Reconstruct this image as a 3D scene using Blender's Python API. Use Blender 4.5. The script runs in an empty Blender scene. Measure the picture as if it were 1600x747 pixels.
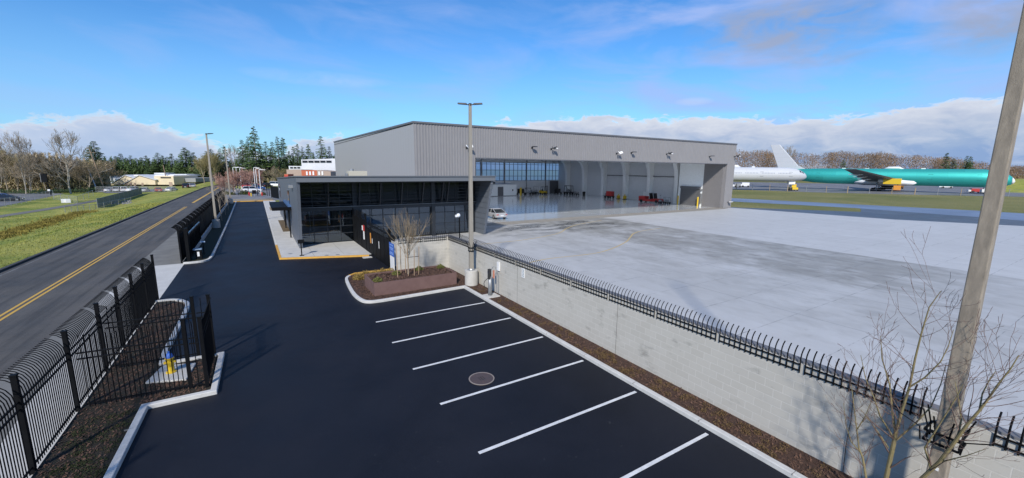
import bpy, math, random
from mathutils import Vector, Matrix
R = math.radians
scene = bpy.context.scene
C = scene.collection
# ------------------------------------------------------------------ camera
FPX, PITCH, ROLL, YAW, H = 645.28, .16835, -.0096, .55398, 7.2
cp, sp = math.cos(PITCH), math.sin(PITCH)
FW = Vector((math.sin(YAW)*cp, math.cos(YAW)*cp, -sp))
RT = Vector((math.cos(YAW), -math.sin(YAW), 0))
DN = FW.cross(RT)
R2 = RT*math.cos(ROLL) + DN*math.sin(ROLL)
D2 = -RT*math.sin(ROLL) + DN*math.cos(ROLL)
cam = bpy.data.cameras.new('camera'); camo = bpy.data.objects.new('camera', cam); C.objects.link(camo)
m = Matrix((R2, -D2, -FW)).transposed().to_4x4(); m.translation = (0, 0, H)
camo.matrix_world = m
cam.sensor_width = 36; cam.lens = FPX/1600*36; cam.clip_start = .1; cam.clip_end = 6000
scene.camera = camo
# ------------------------------------------------------------------ light
SUNV = Vector((-.80, -1, .92)).normalized()      # towards the sun
EXPOSURE = 0.36
SUN = 3.7
SKYS = 0.125
scene.view_settings.view_transform = 'Standard'; scene.view_settings.look = 'None'
scene.view_settings.exposure = EXPOSURE; scene.view_settings.gamma = 1
scene.view_settings.use_curve_mapping = False
sl = bpy.data.lights.new('sun', 'SUN'); sl.energy = SUN; sl.angle = R(3.2); sl.color = (1, .955, .89)
sl.color = (1, .94, .85); so = bpy.data.objects.new('sun', sl); C.objects.link(so); so.rotation_euler = SUNV.to_track_quat('Z', 'Y').to_euler(); so.location = (0, 0, 60)
w = bpy.data.worlds.new('World'); scene.world = w; w.use_nodes = True
nt = w.node_tree; nt.nodes.clear()
class NT:
    """tiny helper to write node trees"""
    def __init__(s, t): s.t = t
    def n(s, ty, **k):
        o = s.t.nodes.new(ty)
        for a, b in k.items():
            if a.startswith('i_'): o.inputs[int(a[2:])].default_value = b
            else: setattr(o, a, b)
        return o
    def l(s, a, b, ai=0, bi=0):
        s.t.links.new(a.outputs[ai], b.inputs[bi]); return b
    def m(s, op, a, b=None, c=None, clamp=False):
        o = s.t.nodes.new('ShaderNodeMath'); o.operation = op; o.use_clamp = clamp
        for i, x in enumerate((a, b, c)):
            if x is None: continue
            if isinstance(x, (int, float)): o.inputs[i].default_value = x
            else: s.t.links.new(x if isinstance(x, bpy.types.NodeSocket) else x.outputs[0], o.inputs[i])
        return o.outputs[0]
    def mix(s, f, a, b, blend='MIX'):
        o = s.t.nodes.new('ShaderNodeMix'); o.data_type = 'RGBA'; o.blend_type = blend
        for i, x in ((0, f), (6, a), (7, b)):
            if isinstance(x, (int, float)): o.inputs[i].default_value = x
            elif isinstance(x, tuple): o.inputs[i].default_value = (*x, 1)[:4]
            else: s.t.links.new(x if isinstance(x, bpy.types.NodeSocket) else x.outputs[0], o.inputs[i])
        return o.outputs[2]
    def ramp(s, f, pts, interp='LINEAR'):
        o = s.t.nodes.new('ShaderNodeValToRGB'); o.color_ramp.interpolation = interp
        e = o.color_ramp.elements
        while len(e) < len(pts): e.new(.5)
        for q, (p, c) in zip(e, pts):
            q.position = p; q.color = (c, c, c, 1) if isinstance(c, (int, float)) else (*c, 1)
        s.t.links.new(f, o.inputs[0]); return o.outputs[0]
    def noise(s, vec, scale, detail=4, rough=.55, dist=0):
        o = s.t.nodes.new('ShaderNodeTexNoise'); o.inputs['Scale'].default_value = scale
        o.inputs['Detail'].default_value = detail; o.inputs['Roughness'].default_value = rough; o.inputs['Distortion'].default_value = dist
        if vec is not None: s.t.links.new(vec, o.inputs['Vector'])
        return o.outputs['Fac']
    def vec(s, x, y, z=0.):
        o = s.t.nodes.new('ShaderNodeCombineXYZ')
        for i, q in enumerate((x, y, z)):
            if isinstance(q, (int, float)): o.inputs[i].default_value = q
            else: s.t.links.new(q, o.inputs[i])
        return o.outputs[0]
N = NT(nt)
sky = N.n('ShaderNodeTexSky', sky_type='NISHITA', sun_disc=False)
sky.sun_elevation = math.asin(SUNV.z); sky.sun_rotation = math.atan2(SUNV.x, SUNV.y) % (2*math.pi)
sky.air_density = 1.0; sky.dust_density = .3; sky.ozone_density = 2.0
tc = N.n('ShaderNodeTexCoord'); sep = N.n('ShaderNodeSeparateXYZ'); N.l(tc, sep, 0, 0)
az = N.m('MULTIPLY', N.m('ARCTAN2', sep.outputs[0], sep.outputs[1]), 57.2958)     # degrees, 0 = +Y, 90 = +X
el = N.m('MULTIPLY', N.m('ARCSINE', sep.outputs[2]), 57.2958)
prof = [(-180, 5), (-60, 4.6), (-30, 3.2), (-18.5, 3.6), (-15, 4.3), (-12, 5.2), (-8, 4.4), (-3, 2.3), (2.5, 1.4), (6, 3.9), (12, 3.9), (18, 2.8), (26, 4.8), (29, 6.0),
        (33, 6.2), (40, 7.2), (48, 6.6), (56, 6.5), (64, 5.8), (72, 6.0), (78, 7.0), (84, 6.4), (120, 5.5), (180, 5)]
topn = N.ramp(N.m('DIVIDE', N.m('ADD', az, 180), 360), [((a+180)/360, b/10) for a, b in prof])
top = N.m('MULTIPLY', topn, 10)
v1 = N.vec(N.m('MULTIPLY', az, .12), N.m('MULTIPLY', el, .30))
n1 = N.noise(v1, 3.2, 7, .6, .4)
n1b = N.noise(v1, 1.1, 4, .5)
d1 = N.m('SUBTRACT', N.m('ADD', top, N.m('MULTIPLY', N.m('SUBTRACT', n1, .5), 4.2)), el)
mask = N.m('MULTIPLY', d1, 1.9, clamp=True)
# cloud bank colour: bright tops, blue-grey body, darker band near the horizon
body = N.ramp(N.m('MULTIPLY', d1, .2, clamp=True), [(0, (.95, .97, 1.0)), (.10, (.68, .73, .84)), (.35, (.52, .59, .75)), (.72, (.34, .46, .68)), (1, (.27, .40, .66))])
body = N.mix(N.m('MULTIPLY', N.m('SUBTRACT', N.noise(v1, 2.3, 6, .6, .6), .42, clamp=True), 1.9, clamp=True), body, (.72, .76, .84))
body = N.mix(N.m('MULTIPLY', N.m('SUBTRACT', n1b, .5, clamp=True), 1.6, clamp=True), body, (.40, .50, .68))
leftw = N.m('DIVIDE', N.m('SUBTRACT', 22, az), 14, clamp=True)
body = N.mix(N.m('MULTIPLY', N.m('MULTIPLY', leftw, .6), N.m('MULTIPLY', d1, .9, clamp=True)), body, (.44, .58, .82))
hzn = N.m('MULTIPLY', N.m('DIVIDE', N.m('SUBTRACT', 15, el), 15, clamp=True), .62)
# thin high cloud
v2 = N.vec(N.m('MULTIPLY', N.m('ADD', az, N.m('MULTIPLY', el, .9)), .045), N.m('MULTIPLY', el, .16), 3.1)
n2 = N.noise(v2, 1.6, 7, .55, .5)
amt = N.ramp(N.m('DIVIDE', N.m('ADD', az, 180), 360), [(0, .5), (.45, .35), (.52, .42), (.56, .5), (.60, .42), (.63, .95), (.68, 1.25), (.75, 1.2), (1, .5)])
wisp = N.m('MULTIPLY', N.m('MULTIPLY', N.m('SUBTRACT', n2, .44, clamp=True), 4.2, clamp=True), amt)
def blob(a0, e0, sa, se):
    q = N.m('ADD', N.m('POWER', N.m('DIVIDE', N.m('ABSOLUTE', N.m('SUBTRACT', az, a0)), sa), 2), N.m('POWER', N.m('DIVIDE', N.m('ABSOLUTE', N.m('SUBTRACT', el, e0)), se), 2))
    return N.m('SUBTRACT', 1.15, q, clamp=True)
n3 = N.noise(N.vec(N.m('MULTIPLY', az, .09), N.m('MULTIPLY', el, .2), 7.7), 2.2, 6, .6, .5)
grey = N.m('MAXIMUM', N.m('MAXIMUM', blob(63, 15.2, 10, 3.8), blob(79.5, 13.2, 5.5, 3.2)), N.m('MULTIPLY', blob(67, 11.7, 5, .9), .6))
grey = N.m('MULTIPLY', grey, N.m('MULTIPLY', N.m('SUBTRACT', n3, .30, clamp=True), 3.0, clamp=True))
thin = N.m('MULTIPLY', blob(7.5, 10.4, 8, .9), N.m('MULTIPLY', N.m('SUBTRACT', n3, .3, clamp=True), 2.0, clamp=True))
thin = N.m('MAXIMUM', thin, N.m('MULTIPLY', blob(54.5, 8.3, 2.2, .5), .9))
hs = N.n('ShaderNodeHueSaturation'); hs.inputs['Saturation'].default_value = 1.12; hs.inputs['Value'].default_value = 1.0
N.l(sky, hs, 0, 4)
S0 = 1/SKYS/ (2**EXPOSURE)                    # a cloud value of 1 shows as white
def sc(c, k=1): return tuple(x*S0*k for x in c)
def scol(col):
    return N.mix(1, col, sc((1, 1, 1)), 'MULTIPLY')
skyc = N.mix(1, hs.outputs[0], (.42, .74, 1.02), 'MULTIPLY')
skyc = N.mix(hzn, skyc, sc((.34, .59, .92)))
skyc = N.mix(N.m('MULTIPLY', wisp, .72), skyc, sc((.40, .53, .92)))
skyc = N.mix(N.m('MULTIPLY', thin, .5), skyc, sc((.55, .68, .95)))
skyc = N.mix(N.m('MULTIPLY', grey, .85), skyc, sc((.36, .41, .56)))
skyc = N.mix(mask, skyc, scol(body))
bg = N.n('ShaderNodeBackground'); bg.inputs[1].default_value = SKYS
nt.links.new(skyc, bg.inputs[0]); wo = N.n('ShaderNodeOutputWorld'); N.l(bg, wo)
# ------------------------------------------------------------------ helpers
def at(px, py, z=0.):
    d = R2*((px-800)/FPX) + D2*((py-373.5)/FPX) + FW
    t = (z-H)/d.z
    return Vector((d.x*t, d.y*t, z))
def dep(px, D, z=0.):
    """ground point at depth D in the direction of image column px"""
    lat = (px-800)/FPX*D
    return Vector((lat*RT.x + D*math.sin(YAW), lat*RT.y + D*math.cos(YAW), z))
def hz(px): return 263.9 - .0096*(px-800)*-1 if False else 263.9 + .0096*(px-800)
def zat(px, py, D): return H + (hz(px)-py)*D/FPX
class MB:
    def __init__(s): s.v = []; s.f = []
    def add(s, vs, fs):
        o = len(s.v); s.v += [tuple(q) for q in vs]; s.f += [tuple(i+o for i in f) for f in fs]; return s
    def box(s, x0, y0, z0, x1, y1, z1):
        if x0 > x1: x0, x1 = x1, x0
        if y0 > y1: y0, y1 = y1, y0
        if z0 > z1: z0, z1 = z1, z0
        return s.add([(x0, y0, z0), (x1, y0, z0), (x1, y1, z0), (x0, y1, z0), (x0, y0, z1), (x1, y0, z1), (x1, y1, z1), (x0, y1, z1)],
                     [(0, 3, 2, 1), (4, 5, 6, 7), (0, 1, 5, 4), (1, 2, 6, 5), (2, 3, 7, 6), (3, 0, 4, 7)])
    def bar(s, a, b, w_, h_, up=(0, 0, 1)):
        a, b = Vector(a), Vector(b); d = (b-a).normalized(); u = Vector(up)
        if abs(d.dot(u)) > .99: u = Vector((1, 0, 0))
        x = d.cross(u).normalized()*w_/2; y = x.cross(d).normalized()*h_/2
        return s.add([a-x-y, a+x-y, a+x+y, a-x+y, b-x-y, b+x-y, b+x+y, b-x+y],
                     [(0, 1, 2, 3), (7, 6, 5, 4), (0, 4, 5, 1), (1, 5, 6, 2), (2, 6, 7, 3), (3, 7, 4, 0)])
    def path(s, pts, rad, n=6, cap=True):
        pts = [Vector(p) for p in pts]; o = len(s.v)
        if isinstance(rad, (int, float)): rad = [rad]*len(pts)
        pu = None
        for i, p in enumerate(pts):
            d = (pts[min(i+1, len(pts)-1)] - pts[max(i-1, 0)])
            if d.length < 1e-9: d = Vector((0, 0, 1))
            d.normalize()
            u = pu if pu is not None else (Vector((0, 0, 1)) if abs(d.z) < .9 else Vector((1, 0, 0)))
            x = d.cross(u)
            if x.length < 1e-4: x = d.cross(Vector((.3, .8, .1)))
            x.normalize(); y = x.cross(d).normalized(); pu = y
            for k in range(n):
                a = 2*math.pi*k/n; s.v.append(tuple(p + (x*math.cos(a)+y*math.sin(a))*rad[i]))
        for i in range(len(pts)-1):
            for k in range(n):
                k2 = (k+1) % n; s.f.append((o+i*n+k, o+(i+1)*n+k, o+(i+1)*n+k2, o+i*n+k2))
        if cap:
            s.f.append(tuple(o+k for k in range(n))); e = o+(len(pts)-1)*n; s.f.append(tuple(e+k for k in reversed(range(n))))
        return s
    def cyl(s, x, y, z0, z1, r0, r1=None, n=16): return s.path([(x, y, z0), (x, y, z1)], [r0, r0 if r1 is None else r1], n)
    def prism(s, poly, z0, z1, f=None):
        """polygon (u,v) extruded from z0 to z1; f maps (u,v,w) to xyz"""
        f = f or (lambda u, v, w_: (u, v, w_)); n = len(poly)
        vs = [f(u, v, z0) for u, v in poly] + [f(u, v, z1) for u, v in poly]
        return s.add(vs, [tuple(reversed(range(n))), tuple(range(n, 2*n))] + [(i, (i+1) % n, n+(i+1) % n, n+i) for i in range(n)])
    def poly(s, pts, z): return s.add([(p[0], p[1], z) for p in pts], [tuple(range(len(pts)))])
    def strip(s, pts, wd, z):
        L, Rr = offs(pts, -wd/2), offs(pts, wd/2); n = len(pts)
        return s.add([(p[0], p[1], z) for p in L] + [(p[0], p[1], z) for p in Rr], [(i, n+i, n+i+1, i+1) for i in range(n-1)])
    def wallstrip(s, pts, a, b, z0, z1):
        """solid of constant section following a polyline: kerbs, walls"""
        L, Rr = offs(pts, a), offs(pts, b); n = len(pts)
        vs = [(*p, z0) for p in L] + [(*p, z0) for p in Rr] + [(*p, z1) for p in Rr] + [(*p, z1) for p in L]
        fs = []
        for i in range(n-1):
            for q in range(4):
                q2 = (q+1) % 4; fs.append((q*n+i, q2*n+i, q2*n+i+1, q*n+i+1))
        fs += [(0, 3*n, 2*n, n), (n-1, 2*n-1, 3*n-1, 4*n-1)]
        return s.add(vs, fs)
    def loft(s, rings, cap=True):
        o = len(s.v); n = len(rings[0])
        for r in rings: s.v += [tuple(p) for p in r]
        for i in range(len(rings)-1):
            for k in range(n):
                k2 = (k+1) % n; s.f.append((o+i*n+k, o+i*n+k2, o+(i+1)*n+k2, o+(i+1)*n+k))
        if cap: s.f.append(tuple(o+k for k in reversed(range(n)))); e = o+(len(rings)-1)*n; s.f.append(tuple(e+k for k in range(n)))
        return s
    def build(s, name, mat_, parent=None, world=False, smooth=False, bevel=0):
        me = bpy.data.meshes.new(name); vs = s.v
        if world and parent is not None:
            p = parent; o = Vector((0, 0, 0))
            while p is not None: o += p.location; p = p.parent
            vs = [(x-o.x, y-o.y, z-o.z) for x, y, z in vs]
        me.from_pydata(vs, [], s.f); me.validate(); me.update()
        if mat_ is not None: me.materials.append(mat_)
        if smooth:
            for p in me.polygons: p.use_smooth = True
        ob = bpy.data.objects.new(name, me); C.objects.link(ob)
        if parent is not None: ob.parent = parent
        if bevel:
            md = ob.modifiers.new('bevel', 'BEVEL'); md.width = bevel; md.segments = 2; md.limit_method = 'ANGLE'
        return ob
def offs(pts, d):
    out = []; n = len(pts)
    for i in range(n):
        a = Vector(pts[max(i-1, 0)][:2]); b = Vector(pts[i][:2]); c = Vector(pts[min(i+1, n-1)][:2])
        d1_ = (b-a) if i > 0 else (c-b); d2_ = (c-b) if i < n-1 else (b-a)
        n1_ = Vector((d1_.y, -d1_.x)).normalized(); n2_ = Vector((d2_.y, -d2_.x)).normalized()
        mm = (n1_+n2_); mm = mm.normalized() if mm.length > 1e-6 else n1_
        k = 1/max(.5, mm.dot(n1_)); q = b+mm*d*k; out.append((q.x, q.y))
    return out
def thing(name, label, cat, loc=(0, 0, 0), rotz=0, group=None, scale=1):
    o = bpy.data.objects.new(name, None); C.objects.link(o); o.empty_display_size = .3
    o.location = loc; o.rotation_euler = (0, 0, rotz); o.scale = (scale,)*3
    o['label'] = label; o['category'] = cat
    if group: o['group'] = group
    return o
def tag(o, label=None, cat=None, group=None, kind=None):
    for k, v_ in (('label', label), ('category', cat), ('group', group), ('kind', kind)):
        if v_: o[k] = v_
    return o
def struct(name, mb, mt, **k): o = mb.build(name, mt, **k); o['kind'] = 'structure'; return o
KIDS = {}
def copy_tree(src, loc=None, rotz=None, label=None, group=None, scale=None, parent=None):
    c = src.copy(); C.objects.link(c)
    if parent is not None: c.parent = parent
    if loc is not None: c.location = loc
    if rotz is not None: c.rotation_euler = (0, 0, rotz)
    if scale is not None: c.scale = scale if isinstance(scale, tuple) else (scale,)*3
    if label: c['label'] = label
    if group: c['group'] = group
    for ch in list(src.children): copy_tree(ch, parent=c)
    return c
# ------------------------------------------------------------------ materials
def mat(name, col, rough=.7, metal=0, col2=None, scale=1.5, amt=.5, bump=0, bscale=30, spec=.5, detail=5, stretch=(1, 1, 1), coat=0, rvar=0):
    mt = bpy.data.materials.new(name); mt.use_nodes = True; t = NT(mt.node_tree); b = mt.node_tree.nodes['Principled BSDF']
    b.inputs['Base Color'].default_value = (*col, 1); b.inputs['Roughness'].default_value = rough; b.inputs['Metallic'].default_value = metal
    b.inputs['Specular IOR Level'].default_value = spec; b.inputs['Coat Weight'].default_value = coat
    tc_ = t.n('ShaderNodeTexCoord'); mp = t.n('ShaderNodeMapping'); mp.inputs['Scale'].default_value = stretch; t.l(tc_, mp, 3, 0); V = mp.outputs[0]
    if col2 is not None:
        f = t.ramp(t.noise(V, scale, detail, .6), [(.5-amt/2, 0), (.5+amt/2, 1)])
        f2 = t.noise(V, scale*7.3, 3, .6)
        cc = t.mix(f, col, col2)
        cc = t.mix(t.m('MULTIPLY', t.m('SUBTRACT', f2, .35, clamp=True), .8, clamp=True), cc, tuple(.5*(a+b_)*.72 for a, b_ in zip(col, col2)))
        t.t.links.new(cc, b.inputs['Base Color'])
    if rvar:
        t.t.links.new(t.m('ADD', rough-rvar/2, t.m('MULTIPLY', t.noise(V, scale*.7, 4), rvar)), b.inputs['Roughness'])
    if bump:
        bp = t.n('ShaderNodeBump'); bp.inputs['Strength'].default_value = bump; bp.inputs['Distance'].default_value = .02
        t.t.links.new(t.noise(V, bscale, 4, .6), bp.inputs['Height']); t.l(bp, b, 0, b.inputs.find('Normal'))
    return mt
def nodes_of(mt): return NT(mt.node_tree), mt.node_tree.nodes['Principled BSDF']
def newmat(name):
    mt = bpy.data.materials.new(name); mt.use_nodes = True; t, b = nodes_of(mt)
    tc_ = t.n('ShaderNodeTexCoord'); return mt, t, b, tc_.outputs[3]
M = {}
M['kerb'] = mat('kerb_concrete', (.60, .59, .56), .8, col2=(.47, .46, .44), scale=2.5, amt=.4, bump=.25, bscale=60)
M['sidewalk'] = mat('sidewalk_concrete', (.55, .54, .51), .8, col2=(.43, .42, .40), scale=1.1, amt=.5, bump=.2, bscale=50)
M['white_paint'] = mat('white_road_paint', (.74, .74, .73), .6, col2=(.58, .58, .58), scale=5, amt=.3, bump=.4, bscale=70)
_t, _b = nodes_of(M['white_paint']); _v = _t.n('ShaderNodeTexCoord').outputs[3]; _t.t.links.new(_t.ramp(_t.noise(_v, 42, 4, .7), [(.30, 0), (.34, 1)]), _b.inputs['Alpha'])
M['yellow_paint'] = mat('yellow_road_paint', (.62, .37, .035), .6, col2=(.50, .29, .05), scale=5, amt=.4)
M['yellow_kerb'] = mat('yellow_kerb_paint', (.66, .36, .045), .6, col2=(.52, .28, .06), scale=5, amt=.4)
M['black'] = mat('black_powder_coat', (.006, .0065, .0075), .5, col2=(.010, .0105, .012), scale=4, spec=.06)
M['black_panel'] = mat('black_panel', (.006, .0065, .008), .6, col2=(.010, .011, .013), scale=2, spec=.08)
M['mulch'] = mat('bark_mulch', (.085, .042, .027), .95, col2=(.032, .018, .013), scale=14, amt=.3, bump=1, bscale=45)
M['dark_mulch'] = mat('dark_mulch', (.030, .021, .014), .95, col2=(.012, .014, .007), scale=10, amt=.3, bump=1, bscale=45)
M['chip'] = mat('bark_chip', (.16, .085, .055), .9, col2=(.055, .032, .022), scale=9, amt=.3)
M['steel_rust'] = mat('weathering_steel', (.125, .070, .062), .7, col2=(.175, .105, .092), scale=2.2, amt=.5, bump=.1, bscale=40)
M['pole'] = mat('galvanised_pole', (.33, .30, .25), .65, col2=(.25, .225, .19), scale=4, amt=.5, bump=.12, bscale=60, stretch=(3, 3, .5))
M['pole_dark'] = mat('weathered_pole', (.33, .28, .22), .85, col2=(.20, .17, .135), scale=5, amt=.35, bump=.3, bscale=70, stretch=(2, 2, .5))
M['base_conc'] = mat('pole_base_concrete', (.52, .50, .46), .85, col2=(.40, .385, .36), scale=4, bump=.2, bscale=40)
M['white'] = mat('white_enamel', (.78, .78, .77), .45, col2=(.72, .72, .72), scale=3)
M['metal_grey'] = mat('grey_metal', (.36, .37, .38), .45, .5, col2=(.30, .31, .32), scale=4)
M['yellow_obj'] = mat('yellow_enamel', (.72, .50, .02), .45, col2=(.64, .42, .03), scale=6)
M['blue_obj'] = mat('blue_enamel', (.03, .13, .50), .45, col2=(.03, .10, .40), scale=6)
M['red_obj'] = mat('red_enamel', (.50, .035, .03), .5, col2=(.40, .03, .03), scale=5)
M['rubber'] = mat('rubber', (.018, .018, .019), .85, col2=(.026, .026, .027), scale=6)
M['hang'] = mat('hangar_grey_cladding', (.245, .236, .238), .5, col2=(.225, .217, .22), scale=.5, amt=.6, metal=.0, stretch=(1, 1, .3))
M['hang_trim'] = mat('hangar_trim', (.13, .133, .145), .5, col2=(.12, .12, .13), scale=1)
M['pocket'] = mat('door_pocket_panel', (.20, .19, .19), .6, col2=(.18, .172, .172), scale=.6)
M['int_wall'] = mat('hangar_inner_wall', (.84, .86, .86), .6, col2=(.80, .82, .82), scale=.5)
M['int_panel'] = mat('hangar_wall_liner', (.66, .68, .70), .6, col2=(.62, .64, .66), scale=.6)
M['rolldoor'] = mat('roll_door_slats', (.12, .12, .125), .55, col2=(.10, .10, .105), scale=2, stretch=(.2, .2, 6))
M['off_dark'] = mat('office_dark_frame', (.016, .019, .024), .45, col2=(.022, .025, .03), scale=3)
M['off_grey'] = mat('office_grey_panel', (.10, .115, .14), .5, col2=(.12, .135, .16), scale=1.2)
M['off_fascia'] = mat('office_roof_fascia', (.14, .15, .165), .45, col2=(.125, .135, .15), scale=2)
M['roof'] = mat('roof_membrane', (.30, .31, .32), .8, col2=(.25, .26, .27), scale=.8)
M['beige'] = mat('beige_stucco', (.72, .62, .44), .85, col2=(.64, .55, .40), scale=.7)
M['pale_wall'] = mat('pale_metal_wall', (.62, .64, .66), .6, col2=(.55, .57, .6), scale=.5)
M['orange_wall'] = mat('orange_brick_wall', (.48, .13, .06), .8, col2=(.40, .10, .05), scale=2)
M['tan_wall'] = mat('tan_wall', (.40, .31, .24), .8, col2=(.34, .26, .21), scale=2)
M['bark'] = mat('grey_bark', (.36, .30, .23), .9, col2=(.24, .20, .15), scale=6, bump=.5, bscale=30)
M['bark_pale'] = mat('pale_bark', (.42, .38, .31), .9, col2=(.25, .22, .18), scale=5)
M['bark_brown'] = mat('brown_twigs', (.33, .265, .17), .9, col2=(.24, .19, .125), scale=.6)
M['bark_olive'] = mat('olive_twigs', (.30, .25, .11), .9, col2=(.21, .18, .085), scale=.6)
M['bark_pink'] = mat('pinkish_twigs', (.42, .24, .19), .9, col2=(.32, .19, .15), scale=.8)
M['bark_green'] = mat('young_maple_bark', (.25, .20, .085), .8, col2=(.16, .13, .07), scale=9)
M['bark_red'] = mat('young_maple_twigs', (.17, .105, .085), .8, col2=(.12, .075, .06), scale=9)
M['bark_tan'] = mat('tan_brush_twigs', (.50, .40, .26), .9, col2=(.36, .29, .17), scale=.25)
M['stake'] = mat('wooden_stake', (.36, .25, .15), .85, col2=(.28, .19, .12), scale=8)
M['conifer'] = mat('conifer_needles', (.045, .085, .022), .75, col2=(.09, .14, .04), scale=.35, amt=.25)
M['conifer2'] = mat('dark_conifer_needles', (.030, .060, .022), .75, col2=(.06, .10, .035), scale=.35, amt=.25)
M['shrub'] = mat('shrub_leaves', (.15, .15, .03), .8, col2=(.10, .11, .03), scale=5)
M['shrub_y'] = mat('yellow_shrub_leaves', (.30, .20, .05), .8, col2=(.20, .14, .04), scale=5)
M['hedge'] = mat('hedge_leaves', (.10, .12, .03), .8, col2=(.07, .085, .02), scale=2)
M['orange_obj'] = mat('orange_enamel', (.75, .30, .03), .5, col2=(.65, .26, .04), scale=2)
M['wood_pole'] = mat('utility_pole_wood', (.33, .24, .16), .85, col2=(.24, .17, .12), scale=3)
M['ground_cover'] = mat('heather_leaves', (.15, .10, .035), .9, col2=(.10, .055, .028), scale=6)
# glass
def glassmat(name, tint, refl, rough=.03, tr=.75, ior=2.3):
    mt = bpy.data.materials.new(name); mt.use_nodes = True; t = NT(mt.node_tree); mt.node_tree.nodes.clear()
    o = t.n('ShaderNodeOutputMaterial'); g = t.n('ShaderNodeBsdfGlossy'); g.inputs[1].default_value = rough; g.inputs[0].default_value = (*refl, 1)
    tr_ = t.n('ShaderNodeBsdfTransparent'); tr_.inputs[0].default_value = (*tint, 1)
    fr = t.n('ShaderNodeFresnel'); fr.inputs[0].default_value = ior
    mx = t.n('ShaderNodeMixShader'); t.l(fr, mx, 0, 0); t.l(tr_, mx, 0, 1); t.l(g, mx, 0, 2); t.l(mx, o); return mt
M['glass'] = glassmat('dark_tinted_glass', (.34, .42, .44), (.75, .87, 1))
M['glass_up'] = glassmat('upper_tinted_glass', (.34, .42, .44), (.75, .87, 1), ior=1.3)
M['car_glass'] = mat('car_glass', (.012, .014, .017), .08, spec=.7)
# asphalt
def asphalt(name, a, b_, rough, bump, blotch=.6, cracks=False, spec=.5):
    mt, t, b, V = newmat(name)
    f = t.ramp(t.noise(V, .35, 6, .65), [(.35, 0), (.65, 1)]); g = t.noise(V, 60, 3, .7); h = t.noise(V, 6, 5, .6)
    c = t.mix(f, a, b_); c = t.mix(t.m('MULTIPLY', t.m('SUBTRACT', g, .45, clamp=True), 1.2, clamp=True), c, tuple(x*1.9 for x in b_))
    c = t.mix(t.m('MULTIPLY', t.m('SUBTRACT', h, .55, clamp=True), blotch*2, clamp=True), c, tuple(x*.6 for x in a))
    # scattered pale scuffs
    sc_ = t.ramp(t.noise(V, 2.3, 8, .75, 1.2), [(.60, 0), (.70, 1)]); sc2 = t.ramp(t.noise(V, 15, 3, .7), [(.55, 0), (.64, 1)])
    c = t.mix(t.m('MULTIPLY', t.m('MULTIPLY', sc_, sc2), .55), c, (.16, .16, .16))
    gr = t.ramp(t.noise(V, 95, 2, .5), [(.60, 0), (.70, 1)]); c = t.mix(t.m('MULTIPLY', gr, .35), c, tuple(min(.3, x*5) for x in b_))
    big = t.ramp(t.noise(V, .11, 4, .6, .6), [(.40, 0), (.60, 1)]); c = t.mix(t.m('MULTIPLY', big, .5), c, tuple(x*1.6 for x in b_))
    if name == 'worn_asphalt':
        s2_ = t.n('ShaderNodeSeparateXYZ'); t.t.links.new(V, s2_.inputs[0]); fs_ = t.noise(t.vec(t.m('MULTIPLY', s2_.outputs[0], 1.6), t.m('MULTIPLY', s2_.outputs[1], .07)), 1.2, 5, .6, .2)
        c = t.mix(t.m('MULTIPLY', t.ramp(fs_, [(.50, 0), (.62, 1)]), .5), c, tuple(x*.55 for x in a)); c = t.mix(t.m('MULTIPLY', t.ramp(fs_, [(.34, 1), (.44, 0)]), .4), c, tuple(x*1.6 for x in b_))
    if cracks:
        wv = t.ramp(t.noise(V, .9, 6, .6, .5), [(.492, 0), (.5, 1), (.508, 0)]); c = t.mix(t.m('MULTIPLY', wv, .5), c, tuple(x*.5 for x in a))
    t.t.links.new(c, b.inputs['Base Color']); b.inputs['Specular IOR Level'].default_value = spec
    t.t.links.new(t.m('ADD', rough, t.m('MULTIPLY', t.m('SUBTRACT', f, .5), .12)), b.inputs['Roughness'])
    bp = t.n('ShaderNodeBump'); bp.inputs['Strength'].default_value = bump; bp.inputs['Distance'].default_value = .01
    t.t.links.new(g, bp.inputs['Height']); t.l(bp, b, 0, b.inputs.find('Normal')); return mt
M['asphalt_new'] = asphalt('fresh_asphalt', (.0045, .0051, .0078), (.0092, .0104, .0155), .62, .5, spec=.22)
M['asphalt_road'] = asphalt('worn_asphalt', (.040, .037, .033), (.068, .062, .055), .78, .4, cracks=True)
M['asphalt_lot'] = asphalt('old_asphalt_lot', (.10, .10, .105), (.15, .15, .155), .75, .3)
M['asphalt_dark'] = asphalt('airfield_asphalt', (.04, .043, .05), (.06, .064, .072), .45, .2)
M['taxi'] = asphalt('sky_tinted_taxiway_asphalt', (.115, .15, .215), (.13, .165, .235), .5, .05, spec=.5)  # blue of the reflected sky is put into the base colour
# apron concrete
mt, t, b, V = newmat('apron_concrete'); M['apron'] = mt
f3 = t.noise(V, 30, 3, .6); f2 = t.noise(V, 1.4, 6, .65)
sp_ = t.n('ShaderNodeSeparateXYZ'); t.t.links.new(V, sp_.inputs[0]); X_, Y_ = sp_.outputs[0], sp_.outputs[1]
def bump1(x, c0, w0): return t.m('SUBTRACT', 1, t.m('DIVIDE', t.m('ABSOLUTE', t.m('SUBTRACT', x, c0)), w0), clamp=True)
def lines(x, period, wd, off=0.):
    q = t.m('ABSOLUTE', t.m('SUBTRACT', t.m('FRACT', t.m('DIVIDE', t.m('ADD', x, off), period)), .5))
    return t.m('GREATER_THAN', q, .5-wd/period/2)
cx, cy = t.m('FLOOR', t.m('DIVIDE', t.m('SUBTRACT', X_, 1.7), 6.13)), t.m('FLOOR', t.m('DIVIDE', t.m('SUBTRACT', Y_, 1.9), 6.1))
wn = t.n('ShaderNodeTexWhiteNoise'); wn.noise_dimensions = '2D'; t.t.links.new(t.vec(cx, cy), wn.inputs[0])
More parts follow.
